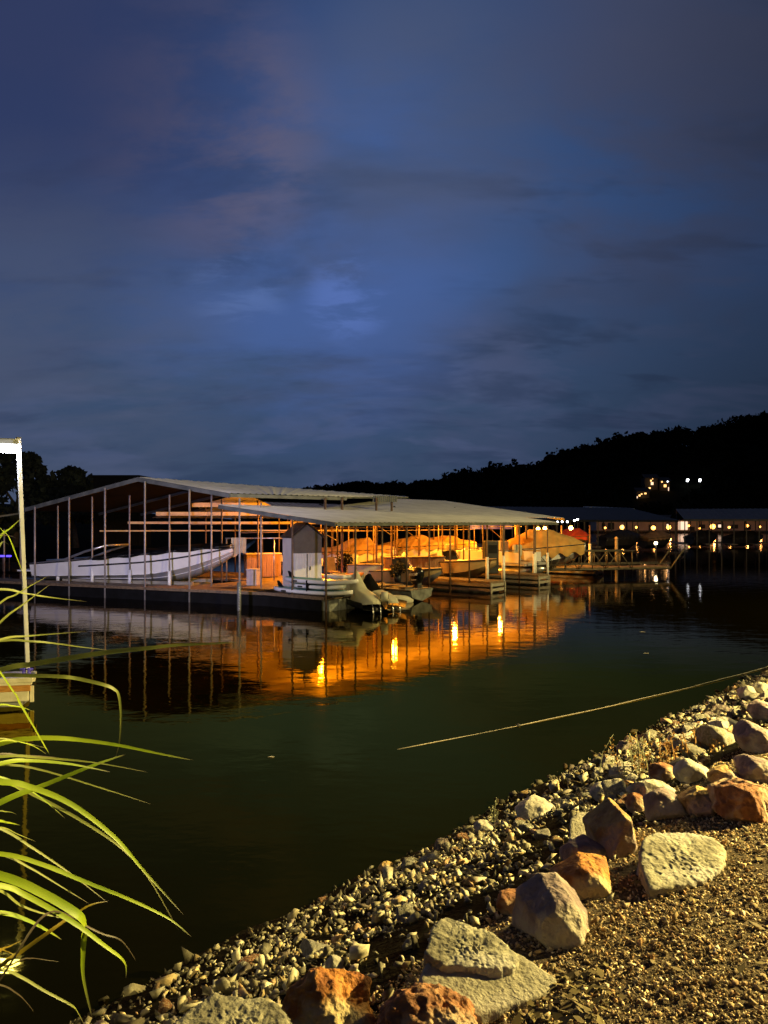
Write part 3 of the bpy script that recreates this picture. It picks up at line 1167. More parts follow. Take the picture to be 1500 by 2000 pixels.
def dry_port(label, px, py, Lp, W, ang):
    q = atz(px, py, .08)
    t = thing('floating_port', label, 'float', (q.x, q.y, 0), ang, 'moulded floats behind the jet skis')
    mb = MB()
    secs = []
    for i in range(15):
        s = -1 + i / 7
        w = W / 2 * max(.05, (1 - abs(s) ** 2.6)) ** .5
        h = .20 * max(.1, (1 - abs(s) ** 2.4)) ** .5
        secs.append([(s * Lp / 2, w * math.copysign(abs(math.cos(a)) ** .6, math.cos(a)), .08 + h * math.copysign(abs(math.sin(a)) ** .7, math.sin(a))) for a in [k * math.pi / 8 for k in range(16)]])
    mb.loft(secs, True, True)
    mb.build('shell', M_port, t, True)
    mb = MB(); mb.box((0, 0, .285), (Lp * .55, .05, .03), bev=.01); mb.build('keel_groove', M_dark, t)
    return t


dry_port('left cream moulded float, tapered end below the all cream jet ski', 676, 1180, 1.2, .45, R(-28))
dry_port('middle cream moulded float at the water between the two jet skis', 728, 1180, 1.25, .6, R(8))
dry_port('right cream moulded float with rounded end toward the skiff', 778, 1172, 1.15, .62, R(8))
mb = MB()
secs = []
t = thing('black_drum', 'small cream and black roller between the jet ski floats', 'roller', at(751, 1165, 24.6))
mb.tube([(-.12, 0, 0), (.12, 0, 0)], .17, 14); mb.build('roller_body', M_port, t, True)
mb = MB(); mb.tube([(-.14, 0, 0), (.14, 0, 0)], .08, 10); mb.build('axle', M_dark, t, True)

# stacked paddle boards ----------------------------------------------
def sup(label, u, v0, v1, z, W=.78, fin=True, dang=0.0):
    a, b = UV(u, v0, z), UV(u, v1, z)
    c = (a + b) / 2
    t = thing('paddle_board', label, 'paddle board', c, ANG_V + dang, 'paddle boards stacked on the deck corner')
    Lb = (b - a).length
    body, topm = MB(), MB()
    sb, st = [], []
    for i in range(33):
        s = -1 + i / 16
        w = W / 2 * max(0.02, (1 - abs(s) ** 3.0)) ** .6
        rock = .09 * max(0, -s) ** 3 + .03 * max(0, s) ** 3
        x = s * Lb / 2
        th = .065
        sb.append([(x, w * .86, rock - th), (x, w, rock - th * .4), (x, w, rock + th * .4), (x, w * .88, rock + th), (x, -w * .88, rock + th), (x, -w, rock + th * .4), (x, -w, rock - th * .4), (x, -w * .86, rock - th)])
        st.append([(x, w * .84, rock + th + .006), (x, -w * .84, rock + th + .006)])
    body.loft(sb, True, True); body.build('board_body', M_white, t, True)
    topm.loft(st[1:-1]); topm.build('board_face', M_teal, t)
    if fin:
        mb = MB()
        x0 = Lb / 2 - .45
        mb.add([(x0 - .05, -.01, .07), (x0 + .22, -.01, .07), (x0 + .32, -.01, .30), (x0 + .22, -.01, .30), (x0 - .05, .01, .07), (x0 + .22, .01, .07), (x0 + .32, .01, .30), (x0 + .22, .01, .30)],
               [(0, 1, 2, 3), (7, 6, 5, 4), (0, 1, 5, 4), (1, 2, 6, 5), (2, 3, 7, 6), (3, 0, 4, 7)])
        mb.build('fin', M_black, t)
    mb = MB(); mb.box((Lb / 2 - .85, W * .43 + 0, 0), (.22, .12, .05)); mb.build('side_mark', M_dark, t)
    return t


sup('top board of the stack, teal face up, fin at its left end', .55, -.95, 2.45, .97)
sup('middle board of the stack, strapped with a black loop', .62, -.35, 2.25, .78, fin=False)
sup('bottom board of the stack, longest, fin up at its left end', .5, -.75, 2.95, .60)
t = thing('strap', 'black strap looped round the stacked paddle boards', 'strap', UV(.55, 1.0, .6))
mb = MB()
mb.box((0, 0, .2), (.84, .05, .44), ANG_U, bev=.02); mb.build('strap_loop', M_black, t)
t = thing('board_rack', 'low dark rack that carries the stacked paddle boards', 'rack', UV(.55, .8, .49), ANG_V)
mb = MB()
for x in (-1.0, 1.0):
    mb.box((x, 0, .03), (.1, .9, .06))
mb.build('rack_bar', M_dark, t)

# shed ---------------------------------------------------------------
qs = at(590, 1100, 28.6)
shed = thing('dock_shed', 'narrow white garden shed with dark gable roof on the dock platform', 'shed', (qs.x, qs.y, .5), R(28))
W, Dp, Hw, Ha = 1.22, 1.0, 1.95, 2.42
mb = MB()
def corr_wall(a, b, z0, z1, n=22, amp=.008):
    a, b = Vector(a), Vector(b)
    d = (b - a); nrm = Vector((d.y, -d.x, 0)).normalized()
    secs = []
    for i in range(n * 2 + 1):
        q = a + d * (i / (2 * n)) + nrm * (amp * (i % 2))
        secs.append([(q.x, q.y, z0), (q.x, q.y, z1)])
    return secs
mb.loft(corr_wall((-W / 2, -Dp / 2, 0), (W / 2, -Dp / 2, 0), .04, 1.32, 14))
mb.build('front_door', M_siding, shed)
mb = MB()
mb.add([(-W / 2, -Dp / 2 + .012, 1.32), (W / 2, -Dp / 2 + .012, 1.32), (W / 2, -Dp / 2 + .012, Hw), (0, -Dp / 2 + .012, Ha), (-W / 2, -Dp / 2 + .012, Hw)], [(0, 1, 2, 3, 4)])
mb.build('shaded_gable_panel', M_brownwood if False else mat('shed_gable_shaded', (.13, .11, .085), (.10, .085, .065), 3, .8), shed)  # upper front coloured dark for the dock eave's shadow
mb = MB()
mb.loft(corr_wall((-W / 2, Dp / 2, 0), (-W / 2, -Dp / 2, 0), .04, Hw, 11))
mb.loft(corr_wall((W / 2, -Dp / 2, 0), (W / 2, Dp / 2, 0), .04, Hw, 11))
mb.add([(-W / 2, Dp / 2, 0), (W / 2, Dp / 2, 0), (W / 2, Dp / 2, Hw), (0, Dp / 2, Ha), (-W / 2, Dp / 2, Hw)], [(0, 1, 2, 3, 4)])
mb.build('side_wall', M_siding, shed)
mb = MB()
for sg in (-1, 1):
    mb.add([(sg * (W / 2 + .08), -Dp / 2 - .08, Hw - .05), (0, -Dp / 2 - .08, Ha + .03), (0, Dp / 2 + .08, Ha + .03), (sg * (W / 2 + .08), Dp / 2 + .08, Hw - .05),
            (sg * (W / 2 + .08), -Dp / 2 - .08, Hw + .0), (0, -Dp / 2 - .08, Ha + .08), (0, Dp / 2 + .08, Ha + .08), (sg * (W / 2 + .08), Dp / 2 + .08, Hw + .0)],
           [(0, 1, 2, 3), (7, 6, 5, 4), (0, 1, 5, 4), (1, 2, 6, 5), (2, 3, 7, 6), (3, 0, 4, 7)])
mb.build('roof', M_shedroof, shed)
mb = MB(); mb.box((.0, -Dp / 2 - .02, .7), (.02, .02, 1.2)); mb.box((.12, -Dp / 2 - .03, .75), (.04, .04, .14)); mb.build('door_handle', M_dark, shed)

# lockers, boxes and deck clutter -------------------------------------
def slat_box(name, label, cat, a, b, z0, z1, depth, m, topm=None, slat=.09):
    a, b = Vector(a), Vector(b)
    d = b - a
    ang = math.atan2(d.y, d.x)
    t = thing(name, label, cat, (a.x, a.y, z0), ang)
    Lx = d.xy.length
    n = int(Lx / slat)
    mb = MB()
    h = z1 - z0
    for i in range(n):
        mb.box(((i + .5) * Lx / n, 0, h / 2), (Lx / n - .012, .03, h))
    nd = int(depth / slat)
    for i in range(nd):
        mb.box((Lx, (i + .5) * depth / nd, h / 2), (.03, depth / nd - .012, h))
        mb.box((0, (i + .5) * depth / nd, h / 2), (.03, depth / nd - .012, h))
    mb.box((Lx / 2, depth / 2 + .02, h / 2), (Lx - .06, depth - .06, h - .02))
    mb.build('side_board', m, t)
    mb = MB(); mb.box((Lx / 2, depth / 2, h + .03), (Lx + .1, depth + .1, .05), bev=.012)
    mb.build('lid', topm or m, t)
    return t


slat_box('dock_locker', 'beige slatted dock locker with flat lid behind the cream jet ski', 'locker', at(680, 1129, 31.6), at(748, 1129, 31.8), .5, 1.14, .7, M_beige, M_wood)
slat_box('storage_bin', 'long brown vertical board storage bin behind the outboard motor', 'storage bin', at(752, 1121, 34.5), at(868, 1121, 35.2), .5, 1.32, .8, M_brownwood, M_wood, .12)
mb = MB()
t = thing('dock_box', 'small pale pink dock box between the posts left of the shed', 'box', at(481, 1139, 29.2).xy.to_3d() + Vector((0, 0, .5)), R(-20))
mb.box((.22, .2, .3), (.44, .4, .6), bev=.02); mb.build('box_body', M_pink, t)
mb = MB(); mb.box((.22, .2, .63), (.48, .44, .06), bev=.015); mb.build('lid', M_pink, t)
# towel on a rail
rl = thing('drying_rail', 'steel pipe rail across posts left of the shed', 'rail', at(440, 1063, 31))
mb = MB(); mb.tube([(0, 0, .25), (4.0, .6, .25)], .03, 8)
mb.build('pipe', M_steel, rl, True)
mb = MB()
for x in (0.05, 2.0, 3.95):
    mb.tube([(x, x * .15, .25), (x, x * .15, -1.55)], .03, 8)
mb.build('upright', M_steel, rl, True)
tw = thing('towel', 'striped tan towel hanging on the rail left of the shed', 'towel', at(452, 1050, 30.9))
mb = MB()
secs = []
for i in range(29):
    s = i / 28
    y = .05 * math.sin(s * 22) + .02 * math.sin(s * 51)
    ln = .72 + .1 * math.sin(s * 5 + 1)
    secs.append([(s * .62, y * .3 - .02, 0), (s * .62, y - .03, -.25 * ln), (s * .61 + .01, y * 1.3 - .04, -.6 * ln), (s * .6, y * 1.5 - .04, -ln)])
mb.loft(secs); mb.build('towel_cloth', M_cloth, tw, True)
# cushioned bench with lit lid behind rail
slat_box('bench', 'low amber lit bench with a bright flat top left of the shed', 'bench', at(482, 1108, 33), at(548, 1106, 33.6), .55, 1.55, .5, M_brownwood, M_cloth, .2)
# kayak and chair beyond the shed
t = thing('kayak', 'orange kayak lying on the deck right of the shed', 'kayak', at(662, 1128, 30.4).xy.to_3d() + Vector((0, 0, .52)), R(28))
mb = MB()
secs = []
for i in range(15):
    s = -1 + i / 7
    w = .34 * max(.01, 1 - s * s) ** .8
    h = .17 * max(.05, 1 - s * s) ** .5
    lift = .16 * s * s
    secs.append([(s * 1.15, w * math.cos(a), .18 + lift + h * math.sin(a)) for a in [k * math.pi / 6 for k in range(12)]])
mb.loft(secs, True, True)
mb.build('kayak_hull', mat('orange_plastic', (.62, .20, .03), (.5, .15, .02), 3, .4), t, True)
mb = MB(); mb.tube([(.26 * math.cos(a), .17 * math.sin(a), .36) for a in [k * math.pi / 8 for k in range(17)]], .03, 6, False); mb.build('cockpit_rim', M_dark, t, True)
t = thing('deck_chair', 'small pale folding chair right of the shed wall', 'chair', at(650, 1130, 31.2).xy.to_3d() + Vector((0, 0, .5)), R(-60))
mb = MB(); mb.box((0, 0, .42), (.48, .48, .05)); mb.build('seat', M_cloth, t)
mb = MB(); mb.box((-.27, 0, .72), (.05, .48, .6), 0, R(-14)); mb.build('backrest', M_cloth, t)
for x, y in ((-.2, -.2), (.2, -.2), (-.2, .2), (.2, .2)):
    mb = MB(); mb.tube([(x, y, 0), (x, y, .4)], .02, 6); mb.build('leg', M_steel, t, True)
# black drum shaped gas can / coil by the boards and bow fitting on deck
t = thing('hose_coil', 'dark coil of hose on the deck behind the paddle boards', 'hose', UV(1.3, 2.2, .5))
mb = MB()
for k in range(4):
    mb.tube([((.24 + .02 * k) * math.cos(a), (.24 + .02 * k) * math.sin(a), .05 + .06 * k) for a in [i * math.pi / 10 for i in range(21)]], .035, 6, False)
mb.build('coil', M_dark, t, True)
t = thing('deck_cooler', 'pale grey cooler behind the right half of the paddle boards', 'cooler', UV(1.5, .75, .5), ANG_U)
mb = MB(); mb.box((0, 0, .28), (.5, .9, .56), bev=.05); mb.build('cooler_body', M_greyhull, t)
mb = MB(); mb.box((0, 0, .6), (.54, .94, .1), bev=.03); mb.build('lid', M_white, t)
# shrub in pots (dark) at the locker's left end and beyond
def pot_plant(label, loc, h, r):
    t = thing('potted_shrub', label, 'plant', loc)
    mb = MB(); mb.tube([(0, 0, 0), (0, 0, .3)], [.14, .19], 12); mb.build('pot', M_dark, t, True)
    cs = [(random.uniform(-.4, .4) * r, random.uniform(-.4, .4) * r, .3 + h * random.uniform(.3, .9)) for k in range(9)]
    Vv, Ff = leaf_cloud(cs, [(r * .5, r * .5, r * .5)] * 9, 60, .06)
    o = mesh_np('foliage', Vv, Ff, M_leafy); o.parent = t


pot_plant('dark potted shrub at the left end of the slatted locker', at(672, 1133, 31.9).xy.to_3d() + Vector((0, 0, .5)), .9, .5)
pot_plant('dark low potted shrub between the locker and the outboard motor', at(777, 1128, 31.0).xy.to_3d() + Vector((0, 0, .5)), .35, .55)
# dark clutter
t = thing('tool_chest', 'dark red cabinet beside the white mooring post at the dock end', 'cabinet', at(990, 1094, 41).xy.to_3d() + Vector((0, 0, .5)), R(20))
mb = MB(); mb.box((.2, 0, .42), (.75, .5, .84), bev=.03); mb.build('cabinet_body', mat('dark_red', (.25, .04, .02), (.18, .03, .015), 3, .5), t)
mb = MB(); mb.box((.2, 0, .87), (.8, .54, .05), bev=.01); mb.build('lid', M_dark, t)
t = thing('fuel_pump', 'tall dark dock cabinet between posts near the roof end', 'cabinet', at(958, 1115, 36).xy.to_3d() + Vector((0, 0, .5)), R(10))
mb = MB(); mb.box((0, 0, .8), (.7, .5, 1.6), bev=.05); mb.build('cabinet_body', M_dark, t)
mb = MB(); mb.box((0, -.26, 1.2), (.5, .02, .4)); mb.build('display', M_glass, t)
make_boat('covered_boat', 'brown covered boat in the back row, behind the pontoon boat', 'boat',
          b_uv(19.5, 13.2), b_uv(19.8, 8.0), .45, 2.2, 1.2, M_white, M_white,
          cover=(.02, .97, [(.02, .2), (.3, .5), (.6, .7), (.75, .3), (.97, .1)], M_brown, .25), sheer0=.75)
make_boat('covered_boat', 'tan covered boat deepest in the back row near the roof end', 'boat',
          b_uv(23.0, 13.0), b_uv(23.2, 8.2), .45, 2.2, 1.2, M_white, M_white,
          cover=(.02, .97, [(.02, .3), (.4, .6), (.6, .6), (.75, .3), (.97, .1)], M_tan, .25), sheer0=.75)
make_boat('runabout', 'open runabout with dark windshield in the second bay, behind the skiff', 'boat',
          b_uv(7.4, 4.6), b_uv(7.5, .4), .2, 1.9, .9, M_amberlit, M_greyhull, shield=True, sheer0=.75)
# rails, braces and pipes under the roof
for k, (u0_, v0_, z0_, u1_, v1_, z1_) in enumerate(((3.4, 4.3, 3.0, 5.4, 4.3, 2.2), (9.4, 4.3, 3.0, 11.4, 4.3, 2.1), (11.4, 7.6, 3.2, 13.4, 7.6, 2.3), (15.4, 7.6, 3.3, 13.4, 7.6, 2.3),
                                                     (8.4, 11.0, 3.8, 10.4, 11.0, 2.6), (17.4, 4.3, 3.0, 19.4, 4.3, 2.1))):
    mb = MB(); mb.tube([UV(u0_, v0_, z0_), UV(u1_, v1_, z1_)], .022, 6); mb.build('brace', M_postbrown, dock, True)
for v, z in ((7.75, 2.55), (11.1, 2.9), (4.35, 2.75)):
    mb = MB(); mb.tube([UV(3, v, z), UV(22, v, z)], .02, 6); mb.build('conduit', M_postbrown, dock, True)
for u in (6.3, 8.9, 12.6, 16.0, 20.2):
    mb = MB(); mb.tube([UV(u, 6.15, .5), UV(u, 6.15, 1.45)], .05, 8); mb.box(UV(u, 6.15, 1.2), (.2, .16, .34), ANG_U, bev=.02)
    mb.build('power_pedestal', M_white, dock)
t = thing('blue_tarp', 'blue tarp strip hanging below the roof at the dock end', 'tarp', at(915, 1030, 44))
mb = MB()
secs = []
for i in range(20):
    s = i / 19
    secs.append([(s * 2.6, .05 * math.sin(s * 17), .32), (s * 2.6, .08 * math.sin(s * 17 + .6), -.1)])
mb.loft(secs); mb.build('tarp_sheet', mat('blue_tarp_cloth', (.05, .06, .5), (.04, .05, .4), 4, .6, emit=(.05, .03, .9), estr=.05), t, True)  # cloth is given a faint blue emission of its own

# ------------------------------------------------------------------ gangway truss on the right
gw = thing('gangway', 'long truss sided gangway from the dock end toward the right shore', 'gangway', (0, 0, 0))
P0, P1 = at(1050, 1104, 39.5), at(1310, 1104, 41.5)
dv = (P1 - P0); dv.z = 0
nrm = Vector((-dv.y, dv.x, 0)).normalized()
for side in (0, 1.2):
    mb = MB()
    o_ = nrm * side
    nb = 10
    zb, zt = .42, 1.42
    mb.tube([Vector((P0.x, P0.y, zb)) + o_, Vector((P1.x, P1.y, zb)) + o_], .045, 6)
    mb.tube([Vector((P0.x, P0.y, zb + .28)) + o_, Vector((P1.x, P1.y, zb + .28)) + o_], .03, 6)
    e = P1 + dv.normalized() * 1.0
    mb.tube([Vector((P0.x, P0.y, zt)) + o_, P0.lerp(P1, .72).xy.to_3d() + Vector((0, 0, zt)) + o_], .035, 6)
    mb.tube([Vector((P1.x, P1.y, zb)) + o_, Vector((e.x, e.y, zt + .25)) + o_], .04, 6)
    for k in range(nb + 1):
        a = P0.lerp(P1, k / nb)
        if k / nb < .74:
            mb.tube([Vector((a.x, a.y, zb)) + o_, Vector((a.x, a.y, zt)) + o_], .026, 6)
        if k < nb and k / nb < .70:
            b = P0.lerp(P1, (k + 1) / nb)
            if k % 2:
                mb.tube([Vector((a.x, a.y, zb)) + o_, Vector((b.x, b.y, zt)) + o_], .024, 6)
            else:
                mb.tube([Vector((a.x, a.y, zt)) + o_, Vector((b.x, b.y, zb)) + o_], .024, 6)
    mb.build('truss_side', M_truss, gw, True)
mb = MB()
c = (P0 + P1) / 2 + nrm * .6
mb.box((c.x, c.y, .5), (dv.length, 1.1, .06), math.atan2(dv.y, dv.x))
mb.build('walkway', M_wood, gw)

# ------------------------------------------------------------------ lamps under the roof
def light(name, loc, power, color, radius, parent=None, spot=None, target=None, blend=.5):
    ld = bpy.data.lights.new(name, 'SPOT' if spot else 'POINT')
    ld.energy = power
    ld.color = color
    ld.shadow_soft_size = radius
    o = bpy.data.objects.new(name, ld)
    link(o, parent)
    o.location = loc
    if spot:
        ld.spot_size = spot
        ld.spot_blend = blend
        d = Vector(target) - Vector(loc)
        o.rotation_euler = d.to_track_quat('-Z', 'Y').to_euler()
    return o


SOD = (1.0, .33, .018)


def sodium(label, pos, power, r=.11):
    t = thing('dock_lamp', label, 'lamp', pos, 0, 'amber lamps under the dock roof')
    mb = MB(); mb.tube([(0, 0, .12), (0, 0, .2), (0, 0, .26)], [.16, .07, .04], 12); mb.build('lamp_shade', M_dark, t, True)
    bm = bmesh.new(); bmesh.ops.create_uvsphere(bm, u_segments=16, v_segments=10, radius=r)
    me = bpy.data.meshes.new('bulb'); bm.to_mesh(me); bm.free(); me.materials.append(E_orange)
    o = bpy.data.objects.new('bulb', me); link(o, t)
    light('bulb_light', (0, 0, -.16), power, SOD, .12, t)
    return t


LAMPS = [(-2.8, 32.5, 3.55), (.51, 36.8, 3.55), (4.05, 42.4, 3.6), (7.3, 46.5, 3.6), (9.9, 45.5, 2.62)]
names = ['amber lamp under the roof straight behind the garden shed', 'amber lamp under the roof behind the outboard motor',
         'amber lamp under the roof in line with the first finger pier', 'amber lamp near the far roof end',
         'bare amber lamp seen just above the tan covered boat']
PW = [2600, 2400, 2400, 2600, 1700]
for q, nme, pw in zip(LAMPS, names, PW):
    sodium(nme, q, pw)
sodium('second amber lamp seen above the tan covered boat, to the left', at(1051, 1033, 47), 600)
sodium('amber lamp right of the tan covered boat, beside the red cover', at(1115, 1031, 52), 600, .14)

# ------------------------------------------------------------------ far docks on the right
def far_dock(label, a, b, depth, ze, zr, m, mt=None, nposts=10, end_m=None):
    a, b = Vector(a), Vector(b)
    t = thing('covered_dock', label, 'boathouse', (a.x, a.y, 0), math.atan2(b.y - a.y, b.x - a.x))
    Lx = (b - a).xy.length
    mb = MB()
    n = int(Lx / .6)
    secs = []
    for i in range(n * 4 + 1):
        x = Lx * i / (n * 4)
        h = .04 if i % 4 == 1 else 0
        secs.append([(x, 0, ze + h), (x, depth / 2, zr + h), (x, depth, ze + h)])
    mb.loft(secs); mb.build('roof_panel', m, t)
    mb = MB()
    mb.box((Lx / 2, .0, ze - .12), (Lx, .06, .2)); mb.build('fascia', mt or m, t)
    for i in range(nposts + 1):
        for y in (.1, depth / 2, depth - .1):
            if y == depth / 2 and i % 2:
                continue
            mb = MB(); mb.tube([(0, 0, 0), (0, 0, ze - .1 + (.0 if y != depth / 2 else zr - ze))], .06, 6)
            mb.build('post', M_fascia, t, False, (Lx * i / nposts * .98 + .1, y, .1))
    mb = MB(); mb.box((Lx / 2, depth * .5, .4), (Lx, 1.6, .12))
    for i in range(0, nposts + 1, 2):
        mb.box((Lx * i / nposts * .98 + .1, depth / 2, .392), (.8, depth - .1, .1))
    mb.build('deck', M_woodgrey, t)
    return t


far_dock('middle distance covered dock with low dark blue roof behind the gangway', at(1000, 1015, 74).xy.to_3d(), at(1325, 1015, 82).xy.to_3d(), 16, 3.25, 4.75, M_roofdark, nposts=12)
far_dock('covered dock at the right edge with a grey sloping roof', at(1336, 1012, 88).xy.to_3d(), at(1640, 1012, 84).xy.to_3d(), 14, 3.35, 4.7, M_roofgrey, nposts=12)
# pale roof slab near the far dock
t = thing('boat_canopy', 'small pale flat canopy above the dark blue far roof', 'canopy', at(1150, 992, 90))
mb = MB(); mb.add([(0, 0, 0), (5.6, 0, -.25), (5.9, 3, -.1), (.1, 3, .14), (0, 0, .1), (5.6, 0, -.1), (5.9, 3, .06), (.1, 3, .26)], [(0, 1, 2, 3), (7, 6, 5, 4), (0, 1, 5, 4), (1, 2, 6, 5), (2, 3, 7, 6), (3, 0, 4, 7)])
mb.build('canopy_sheet', mat('pale_canopy', (.5, .5, .48), (.45, .45, .43), 1, .5), t)
mb = MB()
for x, y in ((.2, .2), (5.4, .2), (.3, 2.8), (5.5, 2.8)):
    mb.tube([(x, y, -.1), (x, y, -4.2)], .06, 6)
mb.build('post', M_fascia, t)

# boats at the far docks
for lab, px0, px1, D, z0, H, cm in (
        ('dark covered boat at the far dock, left of the tall white post', 1175, 1250, 78, .15, 1.5, M_dark),
        ('dark covered boat at the far dock behind the gangway rail', 1255, 1310, 80, .15, 1.4, M_brown),
        ('dark boat moored under the right hand far roof, left end', 1345, 1400, 90, .1, 1.4, M_dark),
        ('low dark boat moored under the right hand far roof, right end', 1420, 1490, 90, .1, 1.3, M_dark)):
    make_boat('moored_boat', lab, 'boat', at(px0, 1060, D).xy.to_3d(), at(px1, 1060, D + 1).xy.to_3d(), z0, 2.2, H, M_dark, M_dark,
              cover=(0, .98, [(0, .2), (.4, .7), (.7, .6), (.98, .05)], cm, .3), sheer0=.8)

# lakeside building with amber lamps, far across
t = thing('waterfront_building', 'long low peach walled waterfront building lit by amber lamps across the lake', 'building', (0, 0, 0))
BD = 216
x0, x1 = at(1165, 1, BD).x, at(1530, 1, BD).x
mb = MB(); mb.box(((x0 + x1) / 2, BD + 4, 2.0), (x1 - x0, 8, 3.4)); mb.build('wall', M_peach, t)
mb = MB()
mb.loft([[(x0 - 1, BD - 1.0, 3.6), (x0 - 1, BD + 4, 5.2), (x0 - 1, BD + 9, 3.6)], [(x1 + 1, BD - 1.0, 3.6), (x1 + 1, BD + 4, 5.2), (x1 + 1, BD + 9, 3.6)]])
mb.build('roof', M_darkwall, t)
random.seed(21)
xw = x0 + 2.0
k = 0
while xw < x1 - 2:
    ww = random.uniform(.6, 2.2); wh = random.uniform(.9, 2.3)
    mb = MB(); mb.box((xw, BD - .03, .5 + wh / 2 + random.uniform(0, .7)), (ww, .08, wh)); o = mb.build('window', M_darkwall, t)
    if random.random() < .22:
        mb = MB(); mb.box((xw, BD - .09, 1.9), (ww * .7, .05, wh * .5)); mb.build('pane', E_paleglow, o)
    xw += ww + random.uniform(.5, 4.5)
    k += 1
pw_x = at(1334, 1, BD).x
mb = MB(); mb.box((pw_x, BD - .12, 2.0), (2.6, .06, 2.4)); mb.build('lit_wall_patch', E_paleglow, t)  # emissive panel standing for the brightest lamplit stretch of wall
mb = MB(); mb.box(((x0 + x1) / 2, BD - 2, .35), (x1 - x0 + 4, 4, .5)); mb.build('quay', M_darkwall, t)


def far_lamp(label, px, py, D, r, power, em=E_far, color=(1, .40, .08), base=.3):
    q = at(px, py, D)
    t = thing('quay_lamp', label, 'lamp', q, 0, 'amber lamps along the far waterfront')
    mb = MB(); mb.tube([(0, .0, -r), (0, .0, base - q.z)], .07, 6); mb.build('pole', M_dark, t)
    bm = bmesh.new(); bmesh.ops.create_uvsphere(bm, u_segments=14, v_segments=8, radius=r)
    me = bpy.data.meshes.new('globe'); bm.to_mesh(me); bm.free(); me.materials.append(em)
    o = bpy.data.objects.new('globe', me); link(o, t)
    light('globe_light', (0, -r - .25, .1), power, color, .3, t)
    return t


far_lamp('leftmost far quay lamp, between the posts of the dark blue roof', 1215, 1030, 205, .62, 550)
far_lamp('far quay lamp left of the close pair', 1276, 1031, 205, .62, 550)
far_lamp('far quay lamp just left of the pale lit wall', 1306, 1030, 205, .62, 550)
far_lamp('brightest far quay lamp under the grey right hand roof', 1392, 1028.5, 205, .72, 550)
far_lamp('rightmost far quay lamp, small', 1458, 1027, 205, .5, 550)
for i, (px, py, nm) in enumerate(((1089, 1019.5, 'far left white lamp of the row over the tan boat'), (1098, 1019, 'second white lamp of the row over the tan boat'),
                                  (1108, 1019, 'third white lamp of the row over the tan boat'), (1122, 1016.5, 'fourth white lamp, higher on its pole'), (1128, 1014.5, 'topmost white lamp of the small row'))):
    q = at(px, py, 64)
    t = thing('string_lamp', nm, 'lamp', q, 0, 'small white lamps beyond the tan boat')
    mb = MB(); mb.tube([(0, 0, -.04), (0, 0, .4 - q.z)], .03, 6); mb.build('pole', M_dark, t)
    bm = bmesh.new(); bmesh.ops.create_uvsphere(bm, u_segments=10, v_segments=6, radius=.085)
    me = bpy.data.meshes.new('globe'); bm.to_mesh(me); bm.free(); me.materials.append(E_hillw)
    link(bpy.data.objects.new('globe', me), t)
for i, (px, py, D_, r_, nm) in enumerate(((1182, 1031, 196, .28, 'dim small quay lamp left of the leftmost far lamp'), (1243, 1030, 200, .34, 'dim quay lamp between the two left far lamps'),
                                     (1345, 1027, 200, .3, 'dim quay lamp just right of the pale lit wall'), (1366, 1032, 196, .26, 'small low lamp left of the brightest far lamp'),
                                     (1424, 1030, 200, .34, 'dim quay lamp between the brightest and the rightmost far lamp'), (1484, 1029, 200, .3, 'dim lamp at the very right picture edge'))):
    far_lamp(nm, px, py, D_, r_, 160)
# low white lamp near the gangway that streaks on the water
q = at(1281, 1061, 56)
t = thing('bollard_lamp', 'low white lamp behind the gangway with a long streak on the water', 'lamp', (q.x, q.y, 0))
mb = MB(); mb.tube([(0, 0, -.3), (0, 0, q.z - .1)], .06, 8); mb.build('pole', M_dark, t, True)
bm = bmesh.new(); bmesh.ops.create_uvsphere(bm, u_segments=12, v_segments=8, radius=.12)
me = bpy.data.meshes.new('globe'); bm.to_mesh(me); bm.free(); me.materials.append(emat('warm_led', (1, .85, .5), 30))
o = bpy.data.objects.new('globe', me); link(o, t); o.location = (0, 0, q.z)
t = thing('white_pole', 'tall white post standing at the gangway handrail', 'post', atz(1204, 1090, .5))
mb = MB(); mb.tube([(0, 0, -.3), (0, 0, 1.35)], .11, 10); mb.build('shaft', M_woodgrey, t, True)
mb = MB(); mb.tube([(0, 0, 1.352), (0, 0, 1.43), (0, 0, 1.5)], [.13, .12, .02], 10); mb.build('cap', M_cloth, t, True)

# houses and flood lamps on the hill
def hill_at(px, t):
    D = 225 + 75 * t
    return Vector(((px - 750) / F * D, D, hill_z(px, t)))


def hill_house(label, px, py, w, h, wins):
    best = min((abs((HZ - (hill_at(px, t / 100).z - CAMZ) * F / hill_at(px, t / 100).y) - py), t / 100) for t in range(5, 100))[1]
    q = hill_at(px, best)
    t = thing('hill_house', label, 'house', q, 0)
    mb = MB(); mb.box((0, 2, h / 2 - .5), (w, 4, h + 1)); mb.build('wall', M_darkwall, t)
    mb = MB(); mb.loft([[(-w / 2 - .4, -.4, h), (-w / 2 - .4, 2, h + 1.4), (-w / 2 - .4, 4.4, h)], [(w / 2 + .4, -.4, h), (w / 2 + .4, 2, h + 1.4), (w / 2 + .4, 4.4, h)]]); mb.build('roof', M_darkwall, t)
    for wx, wz, ww, wh, em in wins:
        mb = MB(); mb.box((wx, -.03, wz), (ww, .06, wh)); mb.build('window', em, t)
    light('porch_light', (0, -1.6, h * .6), 60, (1, .5, .15), .3, t)
    return t


